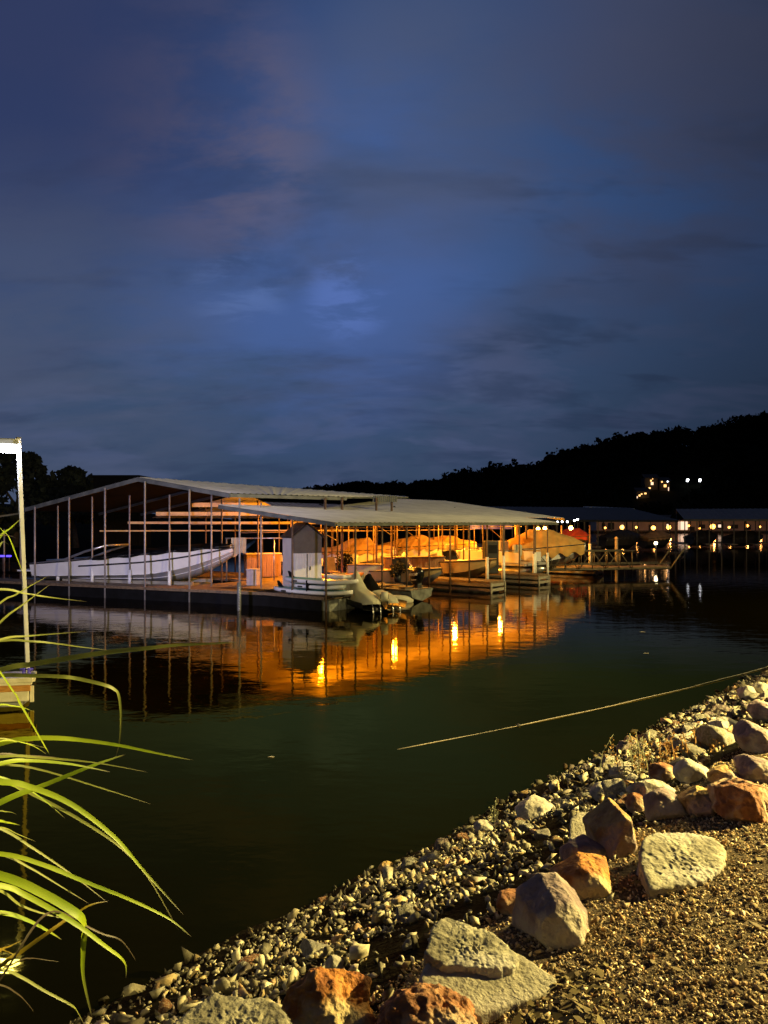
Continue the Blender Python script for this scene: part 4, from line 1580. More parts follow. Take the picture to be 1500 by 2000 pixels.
hill_house('upper hillside house with bright windows, left one of two', 1272, 958, 4.6, 4.6, [(-.1, 3.6, .5, .6, E_win), (.3, 2.6, .9, 1.0, E_paleglow), (-.6, 1.0, .7, .5, E_win), (.5, 4.2, .3, .3, E_win)])
hill_house('hillside house with one square lit window, right of the brightest windows', 1299, 960, 3.4, 3.6, [(0, 1.9, .9, .9, E_win), (-1.1, 3.3, .5, .5, E_win), (.9, 3.4, .35, .35, E_hillw), (1.2, .8, .3, 1.3, E_paleglow)])
hill_house('lower hillside house stepped down to the left with small lit windows', 1256, 974, 4.4, 2.6, [(-1.2, 1.2, .6, .6, E_win), (-.5, 1.7, .5, .4, E_win), (.8, 1.9, .7, .5, E_win), (-2.0, .6, .3, .7, E_paleglow)])
for px, nm in ((1343, 'left one of two white flood lamps on the dark hillside'), (1367, 'right one of two white flood lamps on the dark hillside')):
    q0 = at(px, 938, 262)
    t = thing('flood_lamp', nm, 'lamp', q0)
    mb = MB(); mb.tube([(0, 0, -.3), (0, 0, -5)], .1, 6); mb.build('pole', M_dark, t)
    mb = MB(); mb.box((0, 0, 0), (.75, .3, 1.0), 0, R(20), bev=.1); mb.build('lamp_head', E_hillw, t)

# blue lamps on the neighbouring slip at the far left
t = thing('covered_dock', 'neighbouring covered dock at the left edge, dark with thin roof line', 'boathouse', (0, 0, 0))
a, b = at(-120, 1024, 43), at(45, 1000, 46)
mb = MB(); mb.loft([[a, a + Vector((-2, 12, .6))], [b, b + Vector((-2, 12, .6))]]); mb.build('roof_panel', M_roofgrey, t)
beam(a - Vector((0, 0, .06)), b - Vector((0, 0, .06)), .05, .1, 'fascia', M_fascia, t)
for px in (-60, 8, 40):
    q = at(px, 1030, 45)
    mb = MB(); mb.tube([(q.x, q.y, -.2), (q.x, q.y, q.z - .1)], .05, 8); mb.build('post', M_post, t, True)
mb = MB(); q = at(-20, 1085, 46); mb.box((q.x, q.y, .3), (9, 2, .3), R(10)); mb.build('deck', M_float, t)
for px, nm in ((4, 'left of two small blue lamps at the left picture edge'), (17, 'right of two small blue lamps at the left picture edge')):
    q = at(px, 1086, 44)
    t = thing('blue_lamp', nm, 'lamp', q, 0, 'blue lamps on the left dock')
    mb = MB(); mb.box((0, 0, 0), (.28, .1, .10), bev=.02); mb.build('lens', E_blue, t)
    mb = MB(); mb.tube([(0, .05, -.06), (0, .05, -.9)], .03, 6); mb.build('stem', M_dark, t)

# ------------------------------------------------------------------ near dock and lamp post at left
D0 = 12.0
fd = thing('floating_dock', 'floating dock end with cream trim and orange board at the left edge', 'dock', (0, 0, 0))
e1 = atz(64, 1323, .48)
e0 = e1 + Vector((-6.0, -1.15, 0))
dd = (e1 - e0); ang = math.atan2(dd.y, dd.x)
nr = Vector((-dd.y, dd.x, 0)).normalized()
Lx = dd.length


def along(s, off, z):
    q = e0 + dd.normalized() * s + nr * off
    return (q.x, q.y, z)


mb = MB()
for k in range(4):
    mb.box(along(Lx / 2 - .02 - k * .03, .08 + k * .14, .455), (Lx - .06, .132, .05), ang)
mb.build('deck', M_deckblue, fd)
mb = MB(); mb.box(along(Lx / 2, -.02, .445), (Lx + .02, .07, .075), ang, bev=.008); mb.box(along(Lx / 2 - .01, .0, .385), (Lx - .01, .06, .035), ang)
mb.box(along(Lx - .055, .30, .44), (.05, .55, .07), ang + R(12))
mb.build('trim', M_creamwood, fd)
mb = MB(); mb.box(along(Lx / 2 - .02, .02, .31), (Lx - .05, .05, .10), ang); mb.build('rim_board', M_orangewood, fd)
mb = MB()
for k in range(8):
    mb.box(along(Lx - .30 - k * .52, .03, .175), (.46, .06, .16), ang, bev=.01)
mb.build('panel', M_creamwood, fd)
mb = MB(); mb.box(along(Lx - .03, .07, .2), (.05, .05, .26), ang); mb.build('corner_post', M_creamwood, fd)
mb = MB(); mb.box(along(Lx / 2 - .16, .33, .2), (Lx - .36, .5, .24), ang); mb.build('frame', M_dark, fd)
mb = MB()
for k in range(6):
    mb.box(along(Lx - .68 - k * 1.02, .35, .0), (.98, .55, .22), ang, bev=.05)
mb.build('float', M_floatgrey, fd)
mb = MB()
for px in (44, 54):
    q = atz(px, 1321, .48)
    mb.tube([(q.x, q.y + .05, .48), (q.x, q.y + .05, .58)], [.035, .02], 8)
    mb.tube([(q.x - .06, q.y + .05, .585), (q.x + .06, q.y + .05, .585)], .022, 8)
cleat = mb.build('cleat', mat('blue_cleat', (.10, .08, .7), (.08, .06, .5), 5, .3), fd, True)

# leaning square lamp post
lp = thing('lamp_post', 'leaning square lamp post with white floodlight on the near dock', 'lamp post', (0, 0, 0))
pb_ = along(Lx - .12, .18, .48)
pt_ = at(36, 857, pb_[1])
bot, top = Vector(pb_), Vector(pt_)
mb = MB()
ax = (top - bot).normalized()
w = .030
ra = R(38)
e_a = Vector((math.cos(ra), math.sin(ra), 0)) * w
e_b = Vector((-math.sin(ra), math.cos(ra), 0)) * w
ring = [e_a + e_b, e_a - e_b, -e_a - e_b, -e_a + e_b]
mb.loft([[bot + q for q in ring], [bot.lerp(top, .5) + q for q in ring], [top + q for q in ring]], True, True)
mb.build('pole', M_lilac, lp)
mb = MB(); mb.loft([[top + q * 1.25 for q in ring], [top + q * 1.25 + Vector((0, 0, .025)) for q in ring]], True, True); mb.build('cap', M_dark, lp)
mb = MB(); mb.box(bot + Vector((0, 0, .012)), (.2, .2, .02), ra); mb.build('base_plate', M_steel, lp)
# gusset bracket
mb = MB()
g = [at(33, 857, 12.1), at(12, 861, 12.0), at(14, 874, 12.0), at(33, 886, 12.1)]
mb.add([q + Vector((0, -.01, 0)) for q in g] + [q + Vector((0, .01, 0)) for q in g], [(0, 1, 2, 3), (7, 6, 5, 4), (0, 1, 5, 4), (1, 2, 6, 5), (2, 3, 7, 6), (3, 0, 4, 7)])
mb.build('bracket', M_white, lp)
hd = at(8, 874, 12.0)
mb = MB(); mb.box(hd + Vector((0, .0, .09)), (.36, .22, .10), R(10), bev=.02); mb.build('lamp_head', M_floatgrey, lp)
mb = MB(); mb.box(hd + Vector((.02, .0, -.02)), (.32, .2, .11), R(10), bev=.03); mb.build('lens', E_white, lp)
light('flood_light', hd + Vector((.05, .35, .05)), 8000, (.66, .62, 1.0), .10, lp, spot=R(70), target=(-9.6, 29, 3.0), blend=.9)
light('spill_light', hd + Vector((.08, -.22, -.12)), 6, (.85, .85, 1.0), .08, lp)

# ------------------------------------------------------------------ mooring cable
mc = thing('mooring_cable', 'thin tan mooring cable running from the right shore down into the water', 'cable', (0, 0, 0))
a, b = atz(776, 1464, -.003), atz(1500, 1302, .015)
far = b + (b - a) * .55
pts = []
for i in range(41):
    s = i / 40
    q = a.lerp(far, s)
    q.y -= .21 * 4 * max(0, (s * 1.55) * (1 - s * 1.55))
    q.z += .004 * math.sin(s * 40)
    pts.append(q)
mb = MB(); mb.tube(pts, .0065, 6); mb.build('rope', M_cable, mc, True)
q = at(1003, 1421, a.y + (b.y - a.y) * .3)
k = min(range(41), key=lambda i: abs((pts[i].x / pts[i].y) - (1003 - 750) / F))
mb = MB()
mb.tube([pts[k] + Vector((-.03, 0, -.01)), pts[k] + Vector((0, 0, .005)), pts[k] + Vector((.03, 0, .01))], [.015, .03, .015], 8)
mb.tube([pts[k], pts[k] + Vector((-.015, 0, -.04)), pts[k] + Vector((-.03, 0, -.05))], .008, 6)
mb.build('knot', M_dark, mc, True)

# ------------------------------------------------------------------ stones
def ico(n):
    bm = bmesh.new(); bmesh.ops.create_icosphere(bm, subdivisions=n, radius=1)
    V = np.array([v.co[:] for v in bm.verts]); Fc = np.array([[v.index for v in f.verts] for f in bm.faces]); bm.free()
    return V, Fc


ICO = {n: ico(n) for n in (1, 2, 3, 4, 5, 6)}


def rock_mesh(planes, scale, sub=5, k=26, amp=.02, freq=3.0, pits=0.0, seed=0, amp2=None):
    """smooth-min polytope: planes = list of (normal, distance) in metres"""
    V, Fc = ICO[sub]
    d = V * np.array(scale)
    d /= np.linalg.norm(d, axis=1)[:, None]
    acc = np.zeros(len(d))
    for nrm_, dist in planes:
        nn_ = np.array(nrm_, float); nn_ /= np.linalg.norm(nn_)
        q = np.maximum(d @ nn_, 0) / dist
        acc += q ** k
    r = acc ** (-1.0 / k)
    P = d * r[:, None]
    out = np.empty_like(P)
    amp2 = amp2 if amp2 is not None else amp * .75
    for i, p_ in enumerate(P):
        v = Vector(p_)
        sd = Vector((seed * 3.1, seed * 1.7, seed * .9))
        h = amp * mnoise.fractal(v * freq + sd, 1.0, 2.0, 4)
        h += amp2 * mnoise.ridged_multi_fractal(v * freq * 3 + sd, 1.0, 2.0, 3, 1.0, 2.0) * .5
        if pits:
            w = mnoise.noise(v * freq * 6 + sd)
            h -= pits * max(0, w - .12)
        out[i] = p_ + d[i] * h
    return out, Fc


def rnd_planes(sx, sy, sz, n=11, seed=0, jit=.22):
    rg = random.Random(seed)
    pl = []
    for i in range(n):
        z = 1 - 2 * (i + .5) / n
        a = i * 2.39996 + rg.uniform(-.5, .5)
        r = math.sqrt(1 - z * z)
        v = Vector((r * math.cos(a), r * math.sin(a), z + rg.uniform(-.25, .25))).normalized()
        sup_ = math.sqrt((v.x * sx) ** 2 + (v.y * sy) ** 2 + (v.z * sz) ** 2)
        pl.append((tuple(v), sup_ * rg.uniform(1 - jit, 1.0)))
    for v, s_ in (((1, 0, 0), sx), ((-1, 0, 0), sx), ((0, 1, 0), sy), ((0, -1, 0), sy), ((0, 0, 1), sz), ((0, 0, -1), sz)):
        pl.append((v, s_ * 1.02))
    return pl


def boulder(label, x0, x1, y0, y1, m, seed=1, depth=None, sink=.22, jit=.32, sub=5, amp=None, freq=None, rz=0.0, pits=0, k=40, planes=None, n=19, fwd=0.0, lift=0.0):
    """a boulder filling the photo box (x0..x1, y0..y1), resting on the bank"""
    cx = (x0 + x1) / 2
    base = ground_hit(cx, y1 - (y1 - y0) * .12)
    D = base.y
    sx = (x1 - x0) / 2 / F * D
    hh = (y1 - y0) / F * D
    sz = hh * .5
    sy = depth or (sx * .85)
    D2 = D + sy * .45
    c = at(cx, (y0 + y1) / 2, D2)
    sx = (x1 - x0) / 2 / F * D2
    sz = hh * .54
    pl = planes(sx, sy, sz) if planes else rnd_planes(sx, sy, sz, n, seed, jit)
    mean = (sx + sy + sz) / 3
    V, Fc = rock_mesh(pl, (sx, sy, sz), sub, k, amp if amp is not None else mean * .13, freq or .55 / mean, pits, seed)
    for ax_, half in ((0, sx), (2, sz)):
        lo_, hi_ = V[:, ax_].min(), V[:, ax_].max()
        V[:, ax_] = (V[:, ax_] - (lo_ + hi_) / 2) * (2 * half / (hi_ - lo_))
    o = mesh_np('rock', V, Fc, m, smooth=True)
    o.location = c
    tag(o, label, 'rock')
    o.location.y -= fwd
    o.location.z += lift
    return o


def slab(label, outline, ztop, th, m, seed=1, sub=6, tilt=(0, 0), amp=.008, freq=6, pits=0.0, name='rock', parent=None, k=40, slope=.25):
    """flat stone whose top outline is given in photo pixels on the plane z = ztop"""
    P = [atz(px, py, ztop) for px, py in outline]
    c = sum(P, Vector()) / len(P)
    pl = []
    area = sum(P[i].x * P[(i + 1) % len(P)].y - P[(i + 1) % len(P)].x * P[i].y for i in range(len(P)))
    for i in range(len(P)):
        a, b = P[i] - c, P[(i + 1) % len(P)] - c
        e = b - a
        nv = Vector((e.y, -e.x, 0)) if area > 0 else Vector((-e.y, e.x, 0))
        nv.normalize()
        nv.z = slope * random.Random(seed * 31 + i).uniform(-.6, 1.0)
        nv.normalize()
        dist = nv.dot(a + Vector((0, 0, th / 2)))
        pl.append((tuple(nv), max(.015, dist)))
    nt_ = Vector((tilt[0], tilt[1], 1)).normalized()
    pl.append((tuple(nt_), th / 2)); pl.append(((0, 0, -1), th / 2))
    sx = max(abs(q.x - c.x) for q in P); sy = max(abs(q.y - c.y) for q in P)
    V, Fc = rock_mesh(pl, (sx, sy, th * 1.3), sub, k, amp, freq, pits, seed)
    o = mesh_np(name, V, Fc, m, smooth=True)
    o.location = c - Vector((0, 0, th / 2))
    if name != 'rock':
        return o
    if parent:
        o.parent = parent
    else:
        tag(o, label, 'rock')
    return o


# big two layered slab
bs = slab('large pale flat slab with a rough second layer on top, bottom centre',
          [(815, 1922), (842, 1868), (905, 1850), (985, 1852), (1025, 1872), (1078, 1884), (1088, 1908), (1060, 1930), (1000, 1950), (930, 1972), (840, 1955)],
          1.445, .20, M_limeS, 3, 6, (.08, -.14), .006, 9)
up_l = slab('', [(832, 1862), (845, 1818), (872, 1803), (930, 1818), (985, 1838), (1014, 1860), (1005, 1874), (940, 1882), (870, 1880)], 1.492, .075, M_lime, 5, 6, (.06, -.14), .010, 14, .018, 'upper_layer')
up_l.parent = bs
up_l.location = up_l.location - bs.location
# pitted slab on the path edge
slab('large pitted grey slab half buried at the gravel edge', [(1250, 1690), (1253, 1652), (1280, 1638), (1345, 1634), (1395, 1638), (1418, 1655), (1405, 1690), (1375, 1712), (1320, 1722), (1270, 1735)],
     1.475, .17, M_lime, 8, 6, (.08, -.13), .010, 11, .022)
slab('small flat pale slab leaning behind the ochre topped boulder', [(1112, 1632), (1114, 1607), (1128, 1597), (1176, 1596), (1190, 1606), (1180, 1634), (1150, 1637)], 1.22, .06, M_limeS, 11, 5, (.0, -.25), .005, 10)
slab('broad pale limestone slab cut by the bottom edge', [(330, 2010), (362, 1978), (420, 1948), (470, 1952), (520, 1958), (560, 1975), (590, 2010), (590, 2060), (330, 2060)], 1.18, .16, M_lime, 14, 6, (.0, -.12), .014, 9, .012)

def sup_planes(lst):
    def fn(sx, sy, sz):
        out = []
        for nn_, f in lst:
            v = Vector(nn_).normalized()
            out.append((tuple(v), f * math.sqrt((v.x * sx) ** 2 + (v.y * sy) ** 2 + (v.z * sz) ** 2)))
        return out
    return fn


boulder('mauve faceted boulder with pale chipped top, front centre', 1012, 1148, 1738, 1855, M_mauve, 4, .15, amp=.012, sub=6, k=44,
        planes=sup_planes([((-.25, -.9, .18), .88), ((-.9, -.25, .1), .92), ((.80, -.45, .15), .90), ((.05, -.1, 1), .96), ((.62, -.05, .75), .90), ((-.6, -.15, .75), .92), ((.95, .1, -.25), .95),
                           ((0, 1, .1), 1), ((0, 0, -1), 1), ((.3, -.7, -.6), .92), ((-.6, -.4, -.6), .92), ((.2, -.75, .62), .93)]))
boulder('bright orange oblong rock with a pale right end', 1082, 1209, 1688, 1760, M_orange, 12, .12, amp=.012, sub=6, k=44,
        planes=sup_planes([((-.1, -.9, .05), .86), ((-.85, -.35, .2), .94), ((.9, -.25, .15), .92), ((.1, -.1, 1), .90), ((-.4, .05, .9), .95), ((.55, -.35, .7), .88), ((0, 1, .1), 1), ((0, 0, -1), 1),
                           ((-.2, -.6, .75), .93), ((.3, -.7, -.6), .9), ((-.6, -.4, -.6), .92)]))
boulder('tall leaning boulder, mauve left face and ochre right face', 1152, 1268, 1578, 1680, M_ochre, 17, .15, amp=.012, sub=6, k=44,
        planes=sup_planes([((-.72, -.62, .30), .86), ((.86, -.35, .25), .90), ((.1, -.95, -.1), .95), ((.35, 0, 1), .98), ((-.55, -.05, .85), .78), ((0, 1, .2), 1), ((0, 0, -1), 1), ((.8, .1, .75), .95), ((.5, -.6, -.6), .95), ((-.9, -.1, -.4), .95)]))
boulder('low dark purple rock tucked under the tall leaning boulder', 1094, 1188, 1643, 1698, M_mauve, 21, .11, jit=.2, amp=.006)
boulder('flat rust coloured stone behind the mauve faceted boulder', 968, 1040, 1742, 1790, M_rust, 23, .10, jit=.2)
boulder('small chalky stone behind the orange oblong rock', 1034, 1078, 1716, 1742, M_pale, 25, .06, jit=.25)
boulder('lumpy brown and rust rock at the bottom edge beside the big slab', 733, 930, 1918, 2030, M_rust, 31, .13, jit=.15, amp=.022, freq=9, pits=.03, sub=6, fwd=.12, lift=.05)
boulder('crystalline orange and yellow rock at the bottom edge', 552, 738, 1892, 2030, M_orange, 35, .14, jit=.3, amp=.03, freq=8, sub=6, k=22, fwd=.05, lift=.02)
boulder('upright cream cobble standing above the orange crystalline rock', 634, 672, 1868, 1908, M_pale, 41, .035, jit=.3, sub=4)
# right hand group
boulder('pale streaked rock above the tall leaning boulder', 1226, 1314, 1524, 1572, M_pale, 44, .15, jit=.3, amp=.02)
boulder('pinkish wedge shaped rock with bright upper edge', 1258, 1336, 1545, 1604, M_mauve, 47, .16, jit=.25)
boulder('yellow brown angular rock left of the big rust boulder', 1330, 1402, 1542, 1600, M_ochre, 49, .16, jit=.3, amp=.02)
boulder('big rust boulder at the right edge beside the gravel', 1396, 1512, 1524, 1612, M_rust, 52, .22, jit=.2, amp=.03, pits=.03, sub=6)
boulder('purple rounded boulder at the right edge above the rust one', 1440, 1516, 1480, 1536, M_mauve, 56, .22, jit=.2)
boulder('cream cracked rock between the weeds and the purple boulder', 1318, 1384, 1488, 1534, M_pale, 58, .16, jit=.3, amp=.02)
boulder('brown flat rock in front of the dry weeds', 1268, 1322, 1492, 1530, M_rust, 59, .14, jit=.25)
boulder('whitish low rock below the dry weeds', 1188, 1262, 1494, 1526, M_pale, 61, .16, jit=.3, amp=.02)
boulder('pink topped boulder higher up the right edge', 1444, 1512, 1416, 1476, M_mauve, 64, .25, jit=.2)
boulder('flat pale rock left of the pink topped boulder', 1390, 1452, 1404, 1436, M_pale, 67, .2, jit=.25)
boulder('cream block near the far waterline at the right', 1444, 1478, 1338, 1374, M_pale, 70, .2, jit=.3, sub=4)
boulder('pale block at the right edge, farthest up the shore', 1474, 1508, 1334, 1362, M_pale, 73, .22, jit=.3, sub=4)
boulder('dark grey boulder at the right edge below the far cream block', 1470, 1530, 1372, 1412, M_mauve, 75, .3, jit=.2)
boulder('broad dark rock with pale cap by the waterline', 1006, 1082, 1562, 1604, M_pale, 78, .2, jit=.25, amp=.02)
boulder('small round cream rock right of the waterline rock with pale cap', 1152, 1196, 1532, 1566, M_pale, 80, .14, jit=.25, sub=4)
boulder('yellow stone at the waterline, left of the pale capped rock', 924, 964, 1604, 1630, M_pale, 83, .1, jit=.3, sub=4)
boulder('single ochre stone alone at the water edge, centre', 738, 768, 1682, 1704, M_ochre, 86, .06, jit=.3, sub=4)
boulder('rusty rock between the wedge rock and the pale streaked rock', 1225, 1262, 1552, 1590, M_rust, 88, .13, jit=.25, sub=4)
boulder('brown rock at the right edge under the purple boulder', 1385, 1445, 1500, 1540, M_ochre, 90, .16, jit=.25)

# rubble: single angular stones, copied as objects
random.seed(31)
rub = []
for i in range(9):
    sx, sy, sz = 1.0, random.uniform(.6, .95), random.uniform(.42, .75)
    V, Fc = rock_mesh(rnd_planes(sx, sy, sz, 9, 200 + i, .34), (sx, sy, sz), 4, 30, .10, .7, .05, 300 + i)
    o = mesh_np('rubble_stone', V, Fc, [M_pale, M_mauve, M_lime, M_ochre, M_pale, M_rust, M_lime, M_mauve, M_pale][i], smooth=True)
    tag(o, 'angular stone lying loose in the rubble of the bank', 'rock', 'loose rubble stones on the bank')
    rub.append(o)
first = set()
n_r = 0
while n_r < 190:
    y = random.uniform(2.6, 15.5)
    s_ = random.triangular(.1, 2.9, 2.0 if y > 5 else 1.4)
    x = (s_ + (y - 6.46) * .67) / .74
    if x / y > .56 or x / y < -.5 or (y < 5.5 and random.random() < .72):
        continue
    z = gz(x, y)
    i = random.randrange(9)
    o = rub[i] if i not in first else rub[i].copy()
    if i in first:
        COL.objects.link(o)
    first.add(i)
    sc_ = random.lognormvariate(math.log(.062), .42) * (1.0 if y > 5.5 else .6)
    sc_ = min(sc_, .16)
    o.scale = (sc_, sc_, sc_)
    o.rotation_euler = (random.uniform(-.5, .5), random.uniform(-.5, .5), random.uniform(0, 6.28))
    o.location = (x, y, z + sc_ * .25)
    n_r += 1

# scattered stones: numpy instances merged into one sheet of cobble
def hull_template(seed, npts=8):
    rg = np.random.default_rng(seed)
    pts = rg.normal(size=(npts, 3)); pts /= np.linalg.norm(pts, axis=1)[:, None]
    pts *= rg.uniform(.7, 1.25, (npts, 1)) * np.array([1.1, .78, .46])
    bm = bmesh.new()
    for q in pts:
        bm.verts.new(q)
    bmesh.ops.convex_hull(bm, input=bm.verts[:])
    bmesh.ops.delete(bm, geom=[v for v in bm.verts if not v.link_faces], context='VERTS')
    bmesh.ops.triangulate(bm, faces=bm.faces[:])
    bm.verts.index_update()
    V = np.array([v.co[:] for v in bm.verts]); Fc = np.array([[v.index for v in f.verts] for f in bm.faces]); bm.free()
    return V, Fc


def scatter(name, P, S, C, templates, m, label, cat, flat=.5):
    vs, fs, cs = [], [], []
    off = 0
    T = RNG.integers(0, len(templates), len(P))
    for ti, (TV, TF) in enumerate(templates):
        I = np.where(T == ti)[0]
        if not len(I):
            continue
        n = len(I)
        ang = RNG.uniform(0, 2 * np.pi, n); tl = RNG.normal(0, flat, n); t2 = RNG.normal(0, flat, n)
        ca, sa = np.cos(ang), np.sin(ang)
        Rz = np.zeros((n, 3, 3)); Rz[:, 0, 0] = ca; Rz[:, 0, 1] = -sa; Rz[:, 1, 0] = sa; Rz[:, 1, 1] = ca; Rz[:, 2, 2] = 1
        ct, st = np.cos(tl), np.sin(tl)
        Rx = np.zeros((n, 3, 3)); Rx[:, 0, 0] = 1; Rx[:, 1, 1] = ct; Rx[:, 1, 2] = -st; Rx[:, 2, 1] = st; Rx[:, 2, 2] = ct
        c2, s2 = np.cos(t2), np.sin(t2)
        Ry = np.zeros((n, 3, 3)); Ry[:, 1, 1] = 1; Ry[:, 0, 0] = c2; Ry[:, 0, 2] = s2; Ry[:, 2, 0] = -s2; Ry[:, 2, 2] = c2
        M = Rz @ Rx @ Ry
        W = np.einsum('nij,vj->nvi', M, TV) * S[I][:, None, None] + P[I][:, None, :]
        vs.append(W.reshape(-1, 3))
        fs.append((TF[None] + (np.arange(n) * len(TV))[:, None, None] + off).reshape(-1, 3))
        cs.append(np.repeat(C[I], len(TV), axis=0))
        off += n * len(TV)
    return mesh_np(name, np.vstack(vs), np.vstack(fs), m, col=np.vstack(cs), kind='stuff', label=label, cat=cat)


TPL = [hull_template(s) for s in range(10)]
pal = np.array([(.50, .46, .33), (.44, .41, .31), (.40, .36, .26), (.52, .49, .38), (.46, .36, .20), (.36, .32, .27), (.42, .28, .17), (.30, .25, .22)])
pw = np.array([.24, .2, .16, .14, .1, .08, .04, .04])


def in_view(x, y, z, mg=60):
    if y < .8:
        return False
    px = 750 + F * x / y; py = HZ + F * (CAMZ - z) / y
    return -260 - mg < px < 1700 + mg and py < 2000 + 240


P, S = [], []
tries = 0
random.seed(5)
while tries < 40000:
    tries += 1
    y = random.uniform(1.9, 17.5)
    s_ = random.triangular(-.28, 2.95, 1.2)
    x = (s_ + (y - 6.46) * .67) / .74
    z = gz(x, y)
    if not in_view(x, y, z):
        continue
    near = math.hypot(x, y)
    # thinner towards the far end and in dark hollows
    if random.random() > min(1, 5.2 / near) ** 1.1:
        continue
    dens = fbm(x, y, 2.0, 1.3, 3)
    if dens < -.12 and random.random() < .8:
        continue
    if s_ > 2.3 and random.random() < .55:
        continue
    if s_ < 0 and random.random() < .6:
        continue
    sz = min(.075, max(.012, random.lognormvariate(math.log(.0165), .5)))
    if near > 7:
        sz *= 1.35
    P.append((x, y, z + sz * random.uniform(.2, 1.0)))
    S.append(sz)
P = np.array(P); S = np.array(S)
C = pal[RNG.choice(len(pal), len(P), p=pw)] * RNG.uniform(.25, 1.95, (len(P), 1))
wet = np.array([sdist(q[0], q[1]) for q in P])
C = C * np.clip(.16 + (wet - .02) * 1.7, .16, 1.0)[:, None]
print('pebbles', len(P))
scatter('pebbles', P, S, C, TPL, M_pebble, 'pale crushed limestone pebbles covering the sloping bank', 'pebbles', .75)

TPC = [hull_template(100 + s, 8) for s in range(8)]
P, S = [], []
tries = 0
while tries < 120000 and len(P) < 52000:
    tries += 1
    y = 1.7 + 4.6 * random.random() ** 1.25
    x = random.uniform(-.8, 3.6)
    s_ = sdist(x, y)
    lim = 2.62 + .2 * fbm(x, y, 1.2, 1.2, 3)
    if s_ < lim - .15 or (s_ < lim + .15 and random.random() < .5):
        continue
    z = gz(x, y)
    if not in_view(x, y, z, 0):
        continue
    if fbm(x, y, 9.1, 2.0, 3) < -.25 and random.random() < .5:
        continue
    sz = min(.02, max(.0035, random.lognormvariate(math.log(.0066), .40)))
    if random.random() < .004:
        sz = random.uniform(.016, .028)
    P.append((x, y, z + .004 + sz * random.uniform(0, .7))); S.append(sz)
P = np.array(P); S = np.array(S)
pal2 = np.array([(.42, .33, .20), (.30, .22, .12), (.50, .42, .28), (.22, .15, .09), (.38, .24, .12), (.60, .54, .42)])
C = pal2[RNG.choice(6, len(P), p=[.28, .24, .16, .18, .1, .04])] * RNG.uniform(.45, 2.3, (len(P), 1))
print('chips', len(P))
scatter('gravel', P, S, C, TPC, M_chip, 'brown pea gravel covering the path at lower right', 'gravel', .7)

# dead leaves by the big slab
random.seed(9)
mb = MB()
for k in range(170):
    px, py = random.uniform(1000, 1190), random.uniform(1900, 2010)
    if k % 4 == 0:
        px, py = random.uniform(940, 1500), random.uniform(1600, 1990)
    q = ground_hit(px, py)
    a = random.uniform(0, 6.28); s = random.uniform(.012, .034)
    u = Vector((math.cos(a), math.sin(a), random.uniform(-.4, .5))) * s
    v = Vector((-math.sin(a), math.cos(a), random.uniform(-.4, .5))) * s * .5
    q = q + Vector((0, 0, .018))
    mb.add([q - u, q - u * .2 + v, q + u, q - u * .1 - v], [(0, 1, 2, 3)])
tag(mb.build('leaf_litter', M_dead), 'brown dead leaves lying beside the big slab and on the gravel', 'dead leaves', kind='stuff')

# a few scraps floating on the water
for px, py, nm in ((530, 1478, 'pale scrap floating alone in the middle of the dark water'), (1255, 1234, 'small pale scrap floating far out, right of the amber streaks'), (1262, 1276, 'tiny grey scrap floating above the mooring cable')):
    q = atz(px, py, .006)
    s_ = q.y * .0042
    mb = MB()
    mb.add([(-s_, 0, 0), (-.2 * s_, s_ * .5, .004), (s_, s_ * .1, .002), (.3 * s_, -s_ * .45, .003), (-s_, 0, -.004), (-.2 * s_, s_ * .5, 0), (s_, s_ * .1, -.002), (.3 * s_, -s_ * .45, -.001)], [(0, 1, 2, 3), (7, 6, 5, 4), (0, 4, 5, 1), (1, 5, 6, 2), (2, 6, 7, 3), (3, 7, 4, 0)])
    o = mb.build('floating_scrap', M_pale)
    o.location = q
    tag(o, nm, 'scrap')

# weeds -------------------------------------------------------------
def weed(label, px, py, hpx, n, spread, m, m2=None):
    q = ground_hit(px, py)
    t = thing('dry_weed', label, 'weed', q)
    D = q.y
    mb, lf = MB(), MB()
    for k in range(n):
        x = random.gauss(0, spread / F * D * .4)
        y = random.gauss(0, .08)
        h = hpx / F * D * random.uniform(.6, 1.35)
        lean = Vector((random.gauss(0, .22) * h, random.gauss(0, .15) * h, h))
        b0 = Vector((x, y, -.03))
        pts = [b0, b0 + lean * .5 + Vector((random.gauss(0, .02), 0, .02)), b0 + lean]
        mb.tube(pts, [.0055, .005, .004], 4)
        mb.build('stalk', m2 or m, t)
        mb = MB()
        for j in range(22):
            f = random.uniform(.05, 1)
            c = pts[0].lerp(pts[2], f) + Vector((random.gauss(0, .012), random.gauss(0, .012), 0))
            s = random.uniform(.010, .024)
            d = Vector((random.gauss(0, 1), random.gauss(0, 1), random.gauss(.6, .6))).normalized() * s
            e = d.cross(Vector((0, 1, .2))).normalized() * s * .5
            lf.add([c, c + d * .5 + e, c + d, c + d * .5 - e], [(0, 1, 2, 3)])
    lf.build('leaves', m, t)


weed('tall rusty dry weed clump on the waterline at right', 1262, 1512, 70, 18, 80, M_weed, M_weedgrey)
weed('grey green weed stalks left of the rusty clump', 1215, 1520, 70, 4, 30, M_weedgrey)
weed('small dry weed right of the rusty clump', 1310, 1500, 50, 5, 40, M_weed)
weed('thin grass stalk by the pale capped rock at the waterline', 962, 1612, 62, 4, 12, M_weedgrey)
weed('ochre dry tuft among the pale rocks near the right edge', 1375, 1468, 40, 18, 70, M_weed)

# ------------------------------------------------------------------ foreground grass blades
random.seed(4)
gr = thing('ornamental_grass', 'clump of long arching green grass blades at the left edge', 'grass', (-1.35, 1.85, gz(-1.35, 1.85)))
groot = Vector(gr.location)


